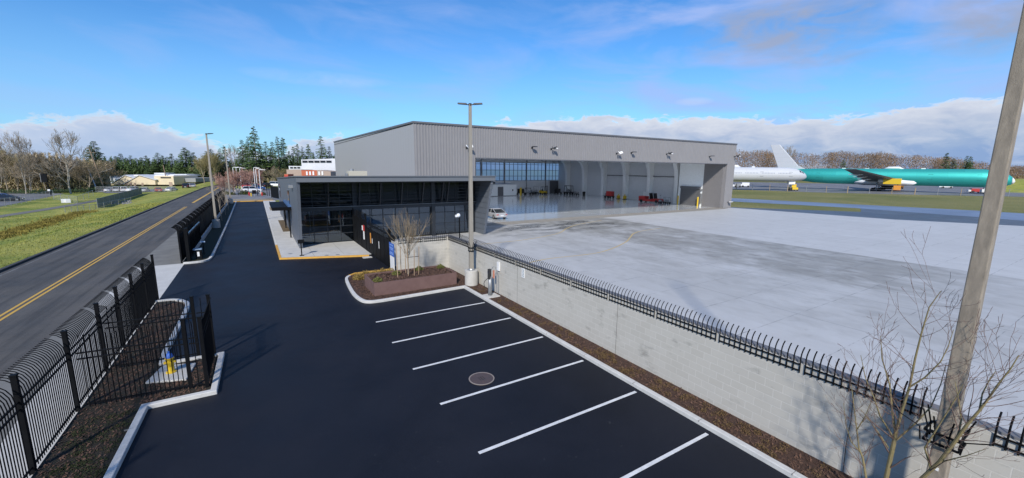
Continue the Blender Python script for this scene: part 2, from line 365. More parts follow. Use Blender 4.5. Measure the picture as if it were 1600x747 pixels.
wn2 = t.n('ShaderNodeTexWhiteNoise'); wn2.noise_dimensions = '1D'; t.t.links.new(cx, wn2.inputs['W'])
c = t.mix(t.noise(V, .5, 6, .6), (.54, .54, .53), (.46, .46, .455))
c = t.mix(t.m('MULTIPLY', wn.outputs[0], .16), c, (.33, .33, .32))
st1 = t.noise(t.vec(t.m('MULTIPLY', X_, .22), t.m('MULTIPLY', Y_, .15), t.m('MULTIPLY', wn2.outputs[0], 9.)), 1.6, 8, .66, .35)
st2 = t.noise(t.vec(t.m('MULTIPLY', X_, .75), t.m('MULTIPLY', Y_, .40), 4.), 1.5, 6, .6, .3)
zone = t.m('MULTIPLY', t.m('MULTIPLY', t.m('SUBTRACT', X_, 30.5), .35, clamp=True), t.m('LESS_THAN', X_, 44.7))
zone = t.m('MULTIPLY', zone, t.m('MULTIPLY', t.m('SUBTRACT', Y_, 2.), .12, clamp=True))
zone = t.m('ADD', zone, t.m('MULTIPLY', bump1(X_, 27, 9), .45), clamp=True)
amt_ = t.m('ADD', t.m('MULTIPLY', zone, .86), .14)
sm_ = t.m('MULTIPLY', t.ramp(st1, [(.26, 0), (.56, 1)]), amt_)
c = t.mix(sm_, c, (.275, .268, .245))
c = t.mix(t.m('MULTIPLY', t.m('MULTIPLY', t.ramp(st2, [(.48, 0), (.64, 1)]), amt_), .55), c, (.20, .19, .17))
c = t.mix(t.m('MULTIPLY', t.ramp(t.noise(V, .8, 6, .7, 1.), [(.60, 0), (.72, 1)]), .30), c, (.27, .265, .25))
wet = t.m('MULTIPLY', t.m('MULTIPLY', bump1(X_, 33, 14), 2.2, clamp=True), t.m('MULTIPLY', bump1(Y_, 41.5, 5.5), 2.2, clamp=True))
wet = t.m('MULTIPLY', wet, t.ramp(t.noise(t.vec(t.m('MULTIPLY', X_, .20), t.m('MULTIPLY', Y_, .48)), 1.3, 4, .5, .3), [(.44, 0), (.56, 1)]))
c = t.mix(t.m('MULTIPLY', wet, .75), c, (.11, .105, .095))
jn = t.noise(V, 1.1, 4, .6)
jl = t.m('MULTIPLY', lines(Y_, 3.05, .035, -8.0+1.525), t.m('MULTIPLY', t.m('SUBTRACT', jn, .40, clamp=True), 5, clamp=True))
jl = t.m('MAXIMUM', jl, t.m('MULTIPLY', lines(X_, 6.13, .05, -32.4+3.065), .6))
c = t.mix(t.m('MULTIPLY', jl, .8), c, (.10, .10, .095))
t.t.links.new(c, b.inputs['Base Color'])
t.t.links.new(t.m('SUBTRACT', t.m('ADD', .58, t.m('MULTIPLY', t.m('SUBTRACT', f2, .5), .3)), t.m('MULTIPLY', wet, .3)), b.inputs['Roughness'])
bp = t.n('ShaderNodeBump'); bp.inputs['Strength'].default_value = .1; bp.inputs['Distance'].default_value = .01; t.t.links.new(f3, bp.inputs['Height']); t.l(bp, b, 0, b.inputs.find('Normal'))
# epoxy hangar floor
mt, t, b, V = newmat('hangar_epoxy_floor'); M['epoxy'] = mt
b.inputs['Base Color'].default_value = (.40, .42, .43, 1); b.inputs['Roughness'].default_value = .13; b.inputs['Coat Weight'].default_value = .35; b.inputs['Coat Roughness'].default_value = .10
t.t.links.new(t.mix(t.noise(V, .3, 5, .6), (.50, .52, .53), (.58, .60, .61)), b.inputs['Base Color'])
# grass
def grassmat(name, a, b_, c_, s1=.08):
    mt, t, b, V = newmat(name)
    n_ = t.ramp(t.noise(V, s1, 7, .65, .5), [(.36, 0), (.64, 1)]); n2_ = t.noise(V, 1.1, 6, .7); n4 = t.noise(V, 9, 4, .7)
    c = t.mix(n_, a, b_); c = t.mix(t.m('MULTIPLY', t.m('SUBTRACT', n2_, .42, clamp=True), 3, clamp=True), c, c_)
    c = t.mix(t.m('MULTIPLY', t.m('SUBTRACT', n4, .45, clamp=True), 1.6, clamp=True), c, tuple(x*.5 for x in a))
    t.t.links.new(c, b.inputs['Base Color']); b.inputs['Roughness'].default_value = .9; b.inputs['Specular IOR Level'].default_value = .2
    bp = t.n('ShaderNodeBump'); bp.inputs['Strength'].default_value = 1; bp.inputs['Distance'].default_value = .12; t.t.links.new(t.m('ADD', n4, n2_), bp.inputs['Height']); t.l(bp, b, 0, b.inputs.find('Normal')); return mt
M['grass'] = grassmat('lawn_grass', (.13, .19, .035), (.42, .38, .10), (.27, .29, .065), .12)
M['grass_dry'] = grassmat('airfield_grass', (.13, .15, .045), (.27, .24, .10), (.20, .19, .07), .03)
M['scrub'] = grassmat('ditch_scrub', (.17, .14, .035), (.34, .28, .06), (.22, .18, .05), .5)
# block wall
mt, t, b, V = newmat('concrete_block_wall'); M['block'] = mt
sp_ = t.n('ShaderNodeSeparateXYZ'); t.t.links.new(V, sp_.inputs[0])
bv = t.vec(t.m('ADD', sp_.outputs[0], sp_.outputs[1]), sp_.outputs[2])
br = t.n('ShaderNodeTexBrick'); t.t.links.new(bv, br.inputs[0]); br.inputs['Scale'].default_value = 1; br.inputs['Brick Width'].default_value = .46; br.inputs['Row Height'].default_value = .23
br.inputs['Mortar Size'].default_value = .009; br.inputs['Color1'].default_value = (.475, .455, .41, 1); br.inputs['Color2'].default_value = (.44, .42, .375, 1); br.inputs['Mortar'].default_value = (.55, .53, .485, 1); br.inputs['Mortar Smooth'].default_value = .3
n_ = t.noise(V, 1.2, 6, .65); c = t.mix(t.m('MULTIPLY', t.m('SUBTRACT', n_, .42, clamp=True), 1.6, clamp=True), br.outputs[0], (.43, .41, .365))
dk = t.ramp(t.noise(t.vec(t.m('ADD', sp_.outputs[0], sp_.outputs[1]), t.m('MULTIPLY', sp_.outputs[2], 1.8), 1.), 1.25, 4, .6), [(.60, 0), (.74, 1)])
c = t.mix(t.m('MULTIPLY', dk, .6), c, (.19, .185, .165))
t.t.links.new(c, b.inputs['Base Color']); b.inputs['Roughness'].default_value = .9
bp = t.n('ShaderNodeBump'); bp.inputs['Strength'].default_value = .35; bp.inputs['Distance'].default_value = .01
t.t.links.new(t.m('ADD', t.m('MULTIPLY', br.outputs['Fac'], -.6), t.m('MULTIPLY', t.noise(V, 55, 3), .5)), bp.inputs['Height']); t.l(bp, b, 0, b.inputs.find('Normal'))
# translucent window panels of the hangar
mt = bpy.data.materials.new('translucent_panel'); mt.use_nodes = True; t = NT(mt.node_tree); mt.node_tree.nodes.clear()
o_ = t.n('ShaderNodeOutputMaterial'); a_ = t.n('ShaderNodeBsdfTranslucent'); a_.inputs[0].default_value = (.80, .89, 1, 1); b2 = t.n('ShaderNodeBsdfTransparent'); b2.inputs[0].default_value = (.70, .82, 1, 1)
mx = t.n('ShaderNodeMixShader'); mx.inputs[0].default_value = .22; t.l(a_, mx, 0, 1); t.l(b2, mx, 0, 2); t.l(mx, o_); M['panel'] = mt
mt = bpy.data.materials.new('added_skylight_sheet'); mt.use_nodes = True; t = NT(mt.node_tree); mt.node_tree.nodes.clear()
o_ = t.n('ShaderNodeOutputMaterial'); a_ = t.n('ShaderNodeBsdfTranslucent'); a_.inputs[0].default_value = (.93, .94, .95, 1); t.l(a_, o_); M['added_skylight'] = mt  # for roof lights added out of view to brighten the hangar inside
# aircraft skins
def skin(name, a, b_, rough=.3, metal=0.):
    mt, t, b, V = newmat(name)
    br = t.n('ShaderNodeTexBrick'); mp_ = t.n('ShaderNodeMapping'); mp_.inputs['Rotation'].default_value = (0, 0, 0); t.t.links.new(V, mp_.inputs[0])
    s_ = t.n('ShaderNodeSeparateXYZ'); t.t.links.new(V, s_.inputs[0]); t.t.links.new(t.vec(s_.outputs[1], s_.outputs[2]), br.inputs[0])
    br.inputs['Scale'].default_value = 1; br.inputs['Brick Width'].default_value = 8; br.inputs['Row Height'].default_value = 1.9; br.inputs['Mortar Size'].default_value = .03
    br.inputs['Color1'].default_value = (*a, 1); br.inputs['Color2'].default_value = (*b_, 1); br.inputs['Mortar'].default_value = (*[x*.75 for x in a], 1)
    t.t.links.new(t.mix(t.m('MULTIPLY', t.m('SUBTRACT', t.noise(V, .5, 5), .4, clamp=True), 1.), br.outputs[0], b_), b.inputs['Base Color'])
    b.inputs['Roughness'].default_value = rough; b.inputs['Metallic'].default_value = metal; return mt
M['teal'] = skin('green_primer_skin', (.06, .52, .45), (.045, .45, .39), .50, .6)
M['air_white'] = skin('white_aircraft_skin', (.52, .53, .55), (.49, .50, .525), .35)
M['wing_grey'] = mat('wing_grey', (.12, .125, .13), .4, col2=(.08, .085, .09), scale=.4)
# ------------------------------------------------------------------ ground
def sm(x): x = max(0, min(1, x)); return x*x*(3-2*x)
LOW = -1.6
def gz(x, y):
    z = LOW*sm((-17-x)/9)*sm((330-y)/60)
    return z
xs = [-2500, -1200, -600, -300, -200, -150, -120, -100, -80, -70, -60, -54, -48, -44, -40, -37, -34, -32, -30, -28, -27, -26, -25, -24, -23, -22, -21, -20, -19, -18, -17, -16, -10, 0, 20, 60, 120, 200, 300, 500, 900, 1600, 3000]
ys = [-600, -200, -60, -20, 0, 20, 30, 40, 50, 60, 70, 80, 90, 100, 110, 120, 130, 135, 140, 145, 150, 155, 160, 165, 170, 175, 185, 200, 230, 260, 300, 400, 600, 1000, 1800, 3200]
g = MB(); g.v = [(x, y, gz(x, y)-.03) for y in ys for x in xs]
nx = len(xs); g.f = [(j*nx+i, j*nx+i+1, (j+1)*nx+i+1, (j+1)*nx+i) for j in range(len(ys)-1) for i in range(nx-1)]
struct('ground', g, M['grass'], smooth=True)
# airfield side
struct('airfield_grass', MB().poly([(79, 47), (84, 23), (92, 9), (96, -80), (500, -200), (900, 100), (700, 500), (81, 300)], -.018), M['grass_dry'])
struct('airfield_shoulder_pavement', MB().poly([(79, 47.5), (84, 23), (92, 9), (96, -80), (108, -80), (102.5, 12), (104, 34), (94.6, 30.8), (82, 46.5), (82, 47.5)], -.010), M['asphalt_dark'])
struct('taxiway', MB().poly([(99, -80), (101.5, 12), (103.5, 35), (96.5, 58), (86, 90), (100, 94), (109, 63), (120, 20), (124, -80)], -.006), M['taxi'])
struct('ramp_pavement', MB().poly([(138, 160), (151, 125), (160, 98), (168, 70), (185, 48), (208, 26), (240, -4), (330, -60), (420, 0), (330, 80), (270, 170), (200, 230)], -.010), M['asphalt_lot'])
struct('apron', MB().poly([(11.6, -30), (11.6, 27.3), (7.95, 27.4), (7.95, 42.2), (15.9, 42.2), (15.9, 46.8), (80, 46.8), (84, 23), (92, 9), (96, -80), (60, -60)], 0.0), M['apron'])
M['thresh'] = mat('threshold_concrete', (.30, .275, .235), .7, col2=(.25, .23, .20), scale=1.5)
struct('hangar_threshold', MB().poly([(23.5, 45.9), (77.5, 45.9), (77.5, 48.6), (23.5, 48.6)], .004), M['thresh'])
struct('hangar_floor', MB().poly([(16.2, 48.6), (79.8, 48.6), (79.8, 101.6), (16.2, 101.6)], .006), M['epoxy'])
# yellow taxi guide lines on the apron
def bez(pts, n=14):
    out = []
    for i in range(len(pts)-1):
        p0, p1, p2, p3 = pts[max(i-1, 0)], pts[i], pts[i+1], pts[min(i+2, len(pts)-1)]
        for k in range(n):
            t_ = k/n; out.append(tuple(.5*(2*p1[j]+(p2[j]-p0[j])*t_+(2*p0[j]-5*p1[j]+4*p2[j]-p3[j])*t_**2+(3*p1[j]-p0[j]-3*p2[j]+p3[j])*t_**3) for j in range(2)))
    return out+[tuple(pts[-1][:2])]
M['taxi_line'] = mat('faded_taxi_line', (.62, .42, .12), .6, col2=(.46, .38, .22), scale=1.4, amt=.5)
for pl in ([(18, 34.9), (23, 35), (28.7, 36.7), (32.3, 39.4), (36, 41.6), (42, 43.5)], [(15, 25), (19.4, 26.4), (25.2, 26.3), (30.8, 28.6), (34.5, 31.1), (36.5, 32.5), (39, 33.5), (43, 34)]):
    struct('taxi_guide_line', MB().strip(bez(pl), .15, .0055), M['taxi_line'])
# street side
road_l = [(-15.2, -60), (-15.2, 40), (-15.0, 90), (-14.6, 174), (-10, 215), (5, 240), (60, 262)]
road_r = [(60, 252), (12, 230), (-2, 208), (-7.6, 174), (-7.8, 90), (-7.9, 40), (-7.9, -60)]
struct('street', MB().poly(road_l+road_r, .002), M['asphalt_road'])
struct('entrance_road', MB().poly([(-7.9, 103), (-7.9, 160), (60, 160), (60, 103)], -.002), M['asphalt_lot'])
struct('driveway', MB().poly([(-5.0, -30), (-5.0, 100), (-3, 101.5), (1.4, 101.5), (3.2, 42), (8.4, 42), (8.4, 28), (11.4, 27), (11.4, -30)], .004), M['asphalt_new'])
struct('road_centre_line', MB().strip([(-10.65, -30), (-10.65, 93)], .13, .0065).strip([(-10.93, -30), (-10.93, 93)], .13, .0065), M['yellow_paint'])
struct('road_centre_line', MB().strip([(-10.75, 102), (-10.6, 172)], .42, .0065), M['yellow_paint'])
struct('road_edge_line', MB().strip([(-14.65, -30), (-14.65, 175)], .10, .0065), mat('worn_white_line', (.20, .20, .20), .8, col2=(.10, .10, .10), scale=1, amt=.4))
M['kerb_dark'] = mat('asphalt_kerb', (.035, .035, .037), .8, col2=(.05, .05, .05), scale=3)
struct('road_kerb', MB().wallstrip([(-15.2, -60), (-15.2, 40), (-15.0, 90), (-14.6, 174), (-10, 215)], -.15, .1, -.02, .14), M['kerb_dark'])
struct('verge_pavement', MB().poly([(-7.9, -30), (-7.9, 28.2), (-7.9, 38.5), (-7.9, 103), (-5.0, 103), (-5.0, -30)], -.004), mat('patched_verge', (.20, .195, .18), .85, col2=(.13, .128, .12), scale=.8, amt=.4))
struct('concrete_walk', MB().poly([(-5.6, -10), (-6.0, 13.3), (-6.4, 17.5), (-6.7, 20.8), (-7.0, 26), (-7.0, 28.3), (-7.6, 29), (-7.6, 38.5), (-4.96, 38.5), (-4.96, -10)], .006), M['sidewalk'])
# lawn bank features, low ground on the left
struct('far_car_park', MB().poly([(p.x, p.y) for p in (at(-70, 326, LOW), at(0, 323, LOW), at(84, 306, LOW), at(100, 302, LOW), at(-70, 300, LOW))], LOW+.004), M['asphalt_lot'])
struct('far_car_park', MB().poly([(p.x, p.y) for p in (at(165, 302, LOW), at(262, 299, LOW), at(262, 295.5, LOW), at(150, 296.5, LOW))], LOW+.004), M['asphalt_lot'])
struct('footpath', MB().strip([at(-60, 350, LOW)[:2], at(0, 338, LOW)[:2], at(60, 329, LOW)[:2], at(120, 319, LOW)[:2], at(170, 310, LOW)[:2]], 2.2, LOW+.006), mat('gravel_path', (.17, .165, .15), .9, col2=(.12, .115, .10), scale=1.5))
struct('side_road', MB().strip([at(-80, 301, LOW)[:2], at(110, 299.5, LOW)[:2], at(165, 299, LOW)[:2]], 5, LOW+.008), M['asphalt_lot'])
rnd = random.Random(66); ds = MB(); dpts = [at(a, b_, LOW) for a, b_ in ((-25, 377), (10, 366), (40, 357), (62, 352), (85, 345), (108, 337), (135, 331))]
for _ in range(9000):
    i_ = rnd.randint(0, 5); u = rnd.random(); p = dpts[i_].lerp(dpts[i_+1], u); wv_ = 1.3*(.4+abs(math.sin(i_*1.7+u*2.2))); x_, y_ = p.x+rnd.gauss(0, .5)*wv_, p.y+rnd.gauss(0, .9)*wv_; z_ = gz(x_, y_)-.03; hh_ = rnd.uniform(.08, .38)
    a = rnd.uniform(0, 6.28); e = Vector((math.cos(a), math.sin(a), 0))*rnd.uniform(.03, .10); ds.add([Vector((x_, y_, z_))-e, Vector((x_, y_, z_))+e, Vector((x_+rnd.gauss(0, .1), y_+rnd.gauss(0, .1), z_+hh_))], [(0, 1, 2)])
tag(ds.build('ditch_scrub', M['scrub']), kind='stuff')
rnd = random.Random(71); gt = MB()
for _ in range(20000):
    x_ = -15.4-22*rnd.random()**1.7; y_ = 20+85*rnd.random()**1.25; z_ = gz(x_, y_)-.04; a = rnd.uniform(0, 6.28); k_ = .6+y_/60; e = Vector((math.cos(a), math.sin(a), 0))*.022*k_
    gt.add([Vector((x_, y_, z_))-e, Vector((x_, y_, z_))+e, Vector((x_+rnd.gauss(0, .05), y_+rnd.gauss(0, .05), z_+rnd.uniform(.04, .10)*k_))], [(0, 1, 2)])
tag(gt.build('grass_tussocks', M['grass']), kind='stuff')
# ---- islands, kerbs, mulch
def kerb(pts, close=False, mt='kerb', w0=-.09, w1=.09): return struct('kerb', MB().wallstrip(pts, w0, w1, -.01, .14), M[mt], bevel=.02)
kerb(bez([(-5.0, 27.75), (-4.3, 27.7), (-3.75, 27.1), (-3.46, 25.9), (-3.46, 21.6), (-3.48, 19.8), (-3.40, 18.55)], 6))
kerb([(-3.31, 18.55), (-1.62, 18.5), (-1.66, 15.38), (-3.35, 15.4), (-3.42, 12.1), (-3.44, -10)])
struct('planting_bed', MB().poly([(-4.95, -10), (-4.95, 27.7), (-4.3, 27.6), (-3.8, 27), (-3.5, 25.8), (-3.5, 18.5), (-1.7, 18.45), (-1.72, 15.45), (-3.45, 15.45), (-3.5, -10)], .07), M['dark_mulch'])
kerb(bez([(-5.0, 38.2), (-4.4, 38.15), (-3.75, 38.4), (-3.45, 39.5), (-3.4, 44), (-3.4, 60), (-3.5, 80), (-3.6, 100.8)], 5))
struct('planting_bed', MB().poly([(-5.1, 38.3), (-4.4, 38.3), (-3.8, 38.6), (-3.5, 39.6), (-3.45, 60), (-3.6, 100.8), (-5.1, 100.8)], .07), mat('mossy_bed', (.03, .035, .012), .95, col2=(.018, .018, .01), scale=3, bump=.8, bscale=20))
struct('retaining_kerb', MB().box(-4.86, 42.5, .02, -4.70, 100, .42), M['kerb'])
kerb([(10.38, -10), (10.38, 22.25), (5.44, 22.05)] [:3] + bez([(5.44, 22.05), (4.75, 22.15), (4.42, 22.7), (4.30, 24.3), (4.50, 27.4), (4.85, 28.3)], 6)[1:])
kerb([(4.87, 28.35), (5.3, 28.75), (7.6, 28.75)], mt='yellow_kerb')
kj = MB()
for k in range(10):
    y = -1+k*2.45; kj.box(10.28, y-.006, .10, 10.48, y+.006, .1415)
for k in range(6):
    y = 8+k*3.05; kj.box(-3.55 if y < 15.3 or y > 18.6 else -1.73, y-.006, .10, -3.36 if y < 15.3 or y > 18.6 else -1.53, y+.006, .1415)
struct('kerb_joint', kj, mat('kerb_joint_dark', (.16, .155, .15), .9))
struct('planting_bed', MB().poly([(10.45, -10), (10.45, 22.3), (5.44, 22.1), (4.75, 22.25), (4.45, 22.8), (4.34, 24.3), (4.55, 27.4), (5.0, 28.5), (7.7, 28.7), (7.7, 27.25), (11.5, 27.25), (11.5, -10)], .07), M['mulch'])
for y in (19.14, 16.42, 13.74, 11.12, 8.52, 5.97, 3.35, .7): struct('parking_stall_line', MB().box(4.33, y-.05, .002, 10.12, y+.05, .0085), M['white_paint'])
# office walk
struct('office_walk', MB().poly([(1.3, 36.6), (7.4, 34.5), (7.75, 34.6), (7.75, 41.9), (3.3, 41.9), (3.3, 101), (1.2, 101)], .12), M['sidewalk'])
struct('walk_kerb', MB().wallstrip([(1.2, 101), (1.2, 43)], -.08, .08, 0, .13), M['kerb'])
struct('walk_kerb', MB().wallstrip([(1.2, 43), (1.22, 36.55), (7.5, 34.4)], -.08, .08, 0, .131), M['yellow_kerb'])
struct('walk_kerb', MB().wallstrip([(-3.9, 101), (-3.0, 101.6), (3.0, 101.6)], -.2, .3, 0, .15), M['yellow_kerb'])
struct('far_planting_bed', MB().poly([(-7.0, 102), (3, 102), (3, 108), (-7.0, 110)], .05), mat('sandy_bed', (.30, .25, .18), .9, col2=(.2, .17, .12), scale=1))
struct('walk_ramp_pad', MB().box(6.9, 33.75, .0, 7.6, 34.2, .05), M['sidewalk'])
j = MB()
for y in range(44, 100, 3): j.box(1.32, y-.012, .121, 3.2, y+.012, .124)
for x in (3.6, 5.8): j.box(x-.012, 35.9, .121, x+.012, 41.8, .124)
struct('walk_joint', j, mat('walk_joint_grey', (.25, .24, .23), .9))  # thin dark grey joint lines across the walk
struct('entry_planting_bed', MB().box(2.2, 51.5, .11, 2.95, 63, .135), mat('straw_mulch', (.16, .11, .05), .95, col2=(.07, .05, .03), scale=3))
struct('entry_planting_bed', MB().box(1.75, 78, .11, 2.95, 84, .135), mat('straw_mulch2', (.30, .24, .15), .95, col2=(.15, .11, .06), scale=3))
# bark chips and ground cover
def chips(name, n, inside, z, seed, mt, s0=.03, s1=.07):
    rnd = random.Random(seed); mb = MB()
    for _ in range(n):
        x, y = inside(rnd); a = rnd.uniform(0, 6.28); l = rnd.uniform(s0, s1); wd = l*rnd.uniform(.25, .5); tl = rnd.uniform(-.6, .6)
        d = Vector((math.cos(a), math.sin(a), tl)).normalized()*l; e = Vector((-math.sin(a), math.cos(a), rnd.uniform(-.5, .5)))*wd; c0 = Vector((x, y, z+abs(tl)*l*.5+rnd.uniform(0, .02)))
        mb.add([c0-d-e*.6, c0+d-e, c0+d*.9+e, c0-d*.8+e*.7], [(0, 1, 2, 3)])
    return tag(mb.build(name, mt), kind='stuff')
chips('bark_chips', 5200, lambda r: (r.uniform(-4.9, -3.6), r.uniform(11, 27)) if r.random() < .75 else (r.uniform(-3.5, -1.8), r.uniform(15.6, 18.3)), .075, 1, M['chip'], .02, .05)
chips('bark_chips', 6000, lambda r: (r.uniform(10.5, 11.45), 2+26*r.random()**1.3) if r.random() < .6 else ((r.uniform(4.6, 11), r.uniform(22.2, 23)) if r.random() < .5 else (r.uniform(4.6, 5.2), r.uniform(22.6, 28.4))), .075, 2, M['chip'], .02, .055)
def tufts(mb, rnd, x, y, z, r, h, n, s=.05):
    for _ in range(n):
        a = rnd.uniform(0, 6.28); q = r*math.sqrt(rnd.random()); zz = z+h*rnd.random()*(1-(q/r)**2*.8); p = Vector((x+q*math.cos(a), y+q*math.sin(a), zz))
        d = Vector((rnd.uniform(-1, 1), rnd.uniform(-1, 1), rnd.uniform(.2, 1.4))).normalized()*s*rnd.uniform(.7, 1.5); e = Vector((rnd.uniform(-1, 1), rnd.uniform(-1, 1), rnd.uniform(-.5, .5))).normalized()*s*.45
        mb.add([p-e, p+e, p+d], [(0, 1, 2)])
rnd = random.Random(5); gc = MB()
for i in range(130):
    y = 1.5+rnd.random()*20; x = rnd.choice((10.68, 10.95, 11.22))+rnd.uniform(-.08, .08)
    if (y < 20.6 and y > 19.2) or abs(y-22.3) < .6: continue
    tufts(gc, rnd, x, y, .07, rnd.uniform(.08, .17), .12, 60, .035)
tag(gc.build('heather_ground_cover', M['ground_cover']), kind='stuff')
gc = MB()
for i in range(120): tufts(gc, rnd, rnd.uniform(-4.7, -3.6), rnd.uniform(9, 15.3), .07, rnd.uniform(.1, .3), .05, 60, .03)
tag(gc.build('moss_patches', mat('moss', (.025, .035, .010), .95, col2=(.04, .05, .015), scale=6)), kind='stuff')
# manhole
t0 = thing('manhole_cover', 'round rusty brown manhole cover set in the dark asphalt between parking lines', 'manhole cover', (6.15, 11.86, .008))
MB().cyl(0, 0, 0, .012, .40, n=48).build('cover', mat('rusty_iron', (.13, .085, .075), .55, .3, col2=(.085, .07, .072), scale=5, bump=.6, bscale=70), t0)
rg = MB(); 
for k in range(48):
    a, b_ = 2*math.pi*k/48, 2*math.pi*(k+1)/48
    rg.add([(r*math.cos(q), r*math.sin(q), z) for q in (a, b_) for r, z in ((.405, .0), (.405, .014), (.445, .014), (.445, .0))], [(1, 2, 6, 5), (0, 1, 5, 4), (2, 3, 7, 6)])
rg.build('ring', mat('worn_iron_ring', (.30, .25, .21), .5, .2), t0)
lm = MB()
for k in range(3): lm.box(-.02+.0*k, -.12+k*.09, .012, .02, -.06+k*.09, .0155)
lm.box(-.09, -.13, .012, -.07, .13, .0155).box(.07, -.13, .012, .09, .13, .0155); lm.build('pick_slots', M['rubber'], t0)
# ------------------------------------------------------------------ fences
def fence(label, A, B, h=2.45, bays=2, curve=(-1, 0), spacing=.115, group=None, first_post=True, last_post=True, z0=.06, ptk=.1, name='picket_fence', curl=.45, screen=None):
    A = Vector((*A, 0)); B = Vector((*B, 0)); L = (B-A).length; d = (B-A)/L; cv = Vector((*curve, 0))
    t0 = thing(name, label, 'fence', (A.x, A.y, 0), 0, group)
    for i in range(bays+1):
        if (i == 0 and not first_post) or (i == bays and not last_post): continue
        p = d*L*i/bays
        MB().box(p.x-ptk/2, p.y-ptk/2, -.02, p.x+ptk/2, p.y+ptk/2, h).box(p.x-ptk*.6, p.y-ptk*.6, h, p.x+ptk*.6, p.y+ptk*.6, h+.04).build('post', M['black'], t0)
    for i in range(bays):
        a, b_ = d*L*i/bays+d*ptk/2, d*L*(i+1)/bays-d*ptk/2; mb = MB()
        for z in (z0+.12, h-.62, h-.80): mb.bar(a+Vector((0, 0, z)), b_+Vector((0, 0, z)), .035, .04)
        n = max(2, int((b_-a).length/spacing))
        for k in range(1, n):
            p = a+(b_-a)*k/n
            pts = [p+Vector((0, 0, z0)), p+Vector((0, 0, h-.55))]
            for q in range(1, 5):
                u = q/4; pts.append(p+Vector((0, 0, h-.55))+Vector((0, 0, .5*math.sin(u*1.35)))+cv*(curl*(1-math.cos(u*1.35))))
            mb.path(pts, .0125, 4)
        mb.build('picket_panel', M['black'], t0)
    if screen:
        MB().bar(Vector((0, 0, (z0+h)/2-.3))+cv*-.03, d*L+Vector((0, 0, (z0+h)/2-.3))+cv*-.03, .02, h-.75).build('privacy_screen', M['black_panel'], t0)
    return t0
FG = 'black steel picket fences along the street side'
fence('near black picket fence with outward curved tops along the street, left edge', (-5.0, 4.4), (-5.0, 16.25), 2.47, 4, group=FG)
fence('black curved top fence between the hydrant enclosure and the open gateway', (-5.0, 19.1), (-5.0, 28.4), 2.47, 4, group=FG, last_post=True)
fence('street side panel of black fence beside the yellow hydrant enclosure', (-5.0, 16.25), (-5.0, 19.1), 2.47, 1, group=FG, first_post=False, last_post=False)
fence('cross fence of black pickets on the near side of the yellow hydrant', (-4.9, 16.25), (-2.3, 16.0), 2.4, 1, curve=(0, -1), group=FG, first_post=False, curl=.06)
fence('cross fence of black pickets on the far side of the yellow hydrant', (-4.9, 19.0), (-2.35, 18.75), 2.4, 1, curve=(0, 1), group=FG, first_post=False, curl=.06)
fence('short black fence panel between driveway kerb and yellow hydrant', (-1.86, 15.85), (-1.84, 18.55), 2.45, 1, curve=(1, 0), group=FG, curl=.12, spacing=.10)
fence('very short black picket bay at the far corner of the hydrant enclosure', (-2.3, 18.72), (-1.9, 18.62), 2.4, 1, curve=(0, 1), group=FG, first_post=False, last_post=False, curl=.06)
fence('very short black picket bay at the near corner of the hydrant enclosure', (-2.25, 15.98), (-1.92, 15.9), 2.4, 1, curve=(0, -1), group=FG, first_post=False, last_post=False, curl=.06)
fence('long dense black screened fence between street and driveway, starting at the gateway', (-5.15, 38.6), (-5.15, 97), 2.75, 24, group=FG, screen=True, spacing=.15, name='screened_fence', curl=.5)
# parked sliding gate behind the far fence
t0 = thing('sliding_gate', 'open black sliding gate leaf with pale top rail parked behind the street fence', 'gate', (-4.75, 38.9, 0))
MB().box(-.03, 0, .12, .03, 9, .24).box(-.03, 0, .24, .03, .1, 1.95).box(-.03, 8.9, .24, .03, 9, 1.95).box(-.03, 4.4, .24, .03, 4.5, 1.95).build('frame', M['black'], t0)
MB().box(-.05, 0, 1.95, .05, 9, 2.05).build('top_rail', mat('rail_sheen', (.09, .11, .15), .25, .6), t0)
mb = MB(); [mb.box(-.012, .1+k*.14, .24, .012, .124+k*.14, 1.95) for k in range(63)]; mb.build('pickets', M['black'], t0)
for k in range(2): MB().box(-.09, 38.75+k*.5-38.9, 0, .11, 38.9+k*.5-38.9, 2.55).build('guide_post', M['black'], t0)
t0 = thing('gate_operator', 'small dark gate operator box with pale blue lid beside the parked gate', 'gate operator', (-4.15, 39.4, .07))
MB().box(-.2, -.2, 0, .2, .2, .75).build('housing', M['black_panel'], t0, bevel=.02)
MB().box(-.32, -.26, .75, .22, .26, .82).build('lid', mat('blue_grey_lid', (.20, .27, .36), .4), t0)
MB().box(-.08, -.215, .25, .06, -.2, .60).build('notice', M['white'], t0)
t0 = thing('card_reader', 'slim black pedestal with small pale head in the bed behind the gateway', 'card reader', (-4.0, 41.2, .07))
MB().box(-.03, -.03, 0, .03, .03, 1.0).build('post', M['black'], t0); MB().box(-.16, -.1, 1.0, .16, .1, 1.1).build('head', mat('pale_blue_head', (.35, .45, .6), .3), t0, bevel=.02)
# hydrant
t0 = thing('fire_hydrant', 'yellow fire hydrant with blue bonnet on a square concrete pad', 'fire hydrant', (-3.0, 17.55, .1))
prof_ = [(.13, 0), (.15, .02), (.15, .06), (.105, .07), (.10, .10), (.10, .52), (.13, .53), (.13, .57)]
def lathe(pr, n=20, off=(0, 0, 0)): return MB().loft([[(off[0]+r*math.cos(2*math.pi*k/n), off[1]+r*math.sin(2*math.pi*k/n), off[2]+z) for k in range(n)] for r, z in pr])
lathe(prof_).build('barrel', M['yellow_obj'], t0, smooth=False)
lathe([(.115, .57), (.112, .62), (.09, .68), (.05, .73), (.03, .74), (.03, .79)]).build('bonnet', M['blue_obj'], t0)
for dx, dy, r in ((-1, 0, .05), (1, 0, .05), (0, -1, .075)): MB().path([(0, 0, .40), (dx*.17, dy*.17, .40)], r, 12).build('nozzle', M['yellow_obj'], t0)
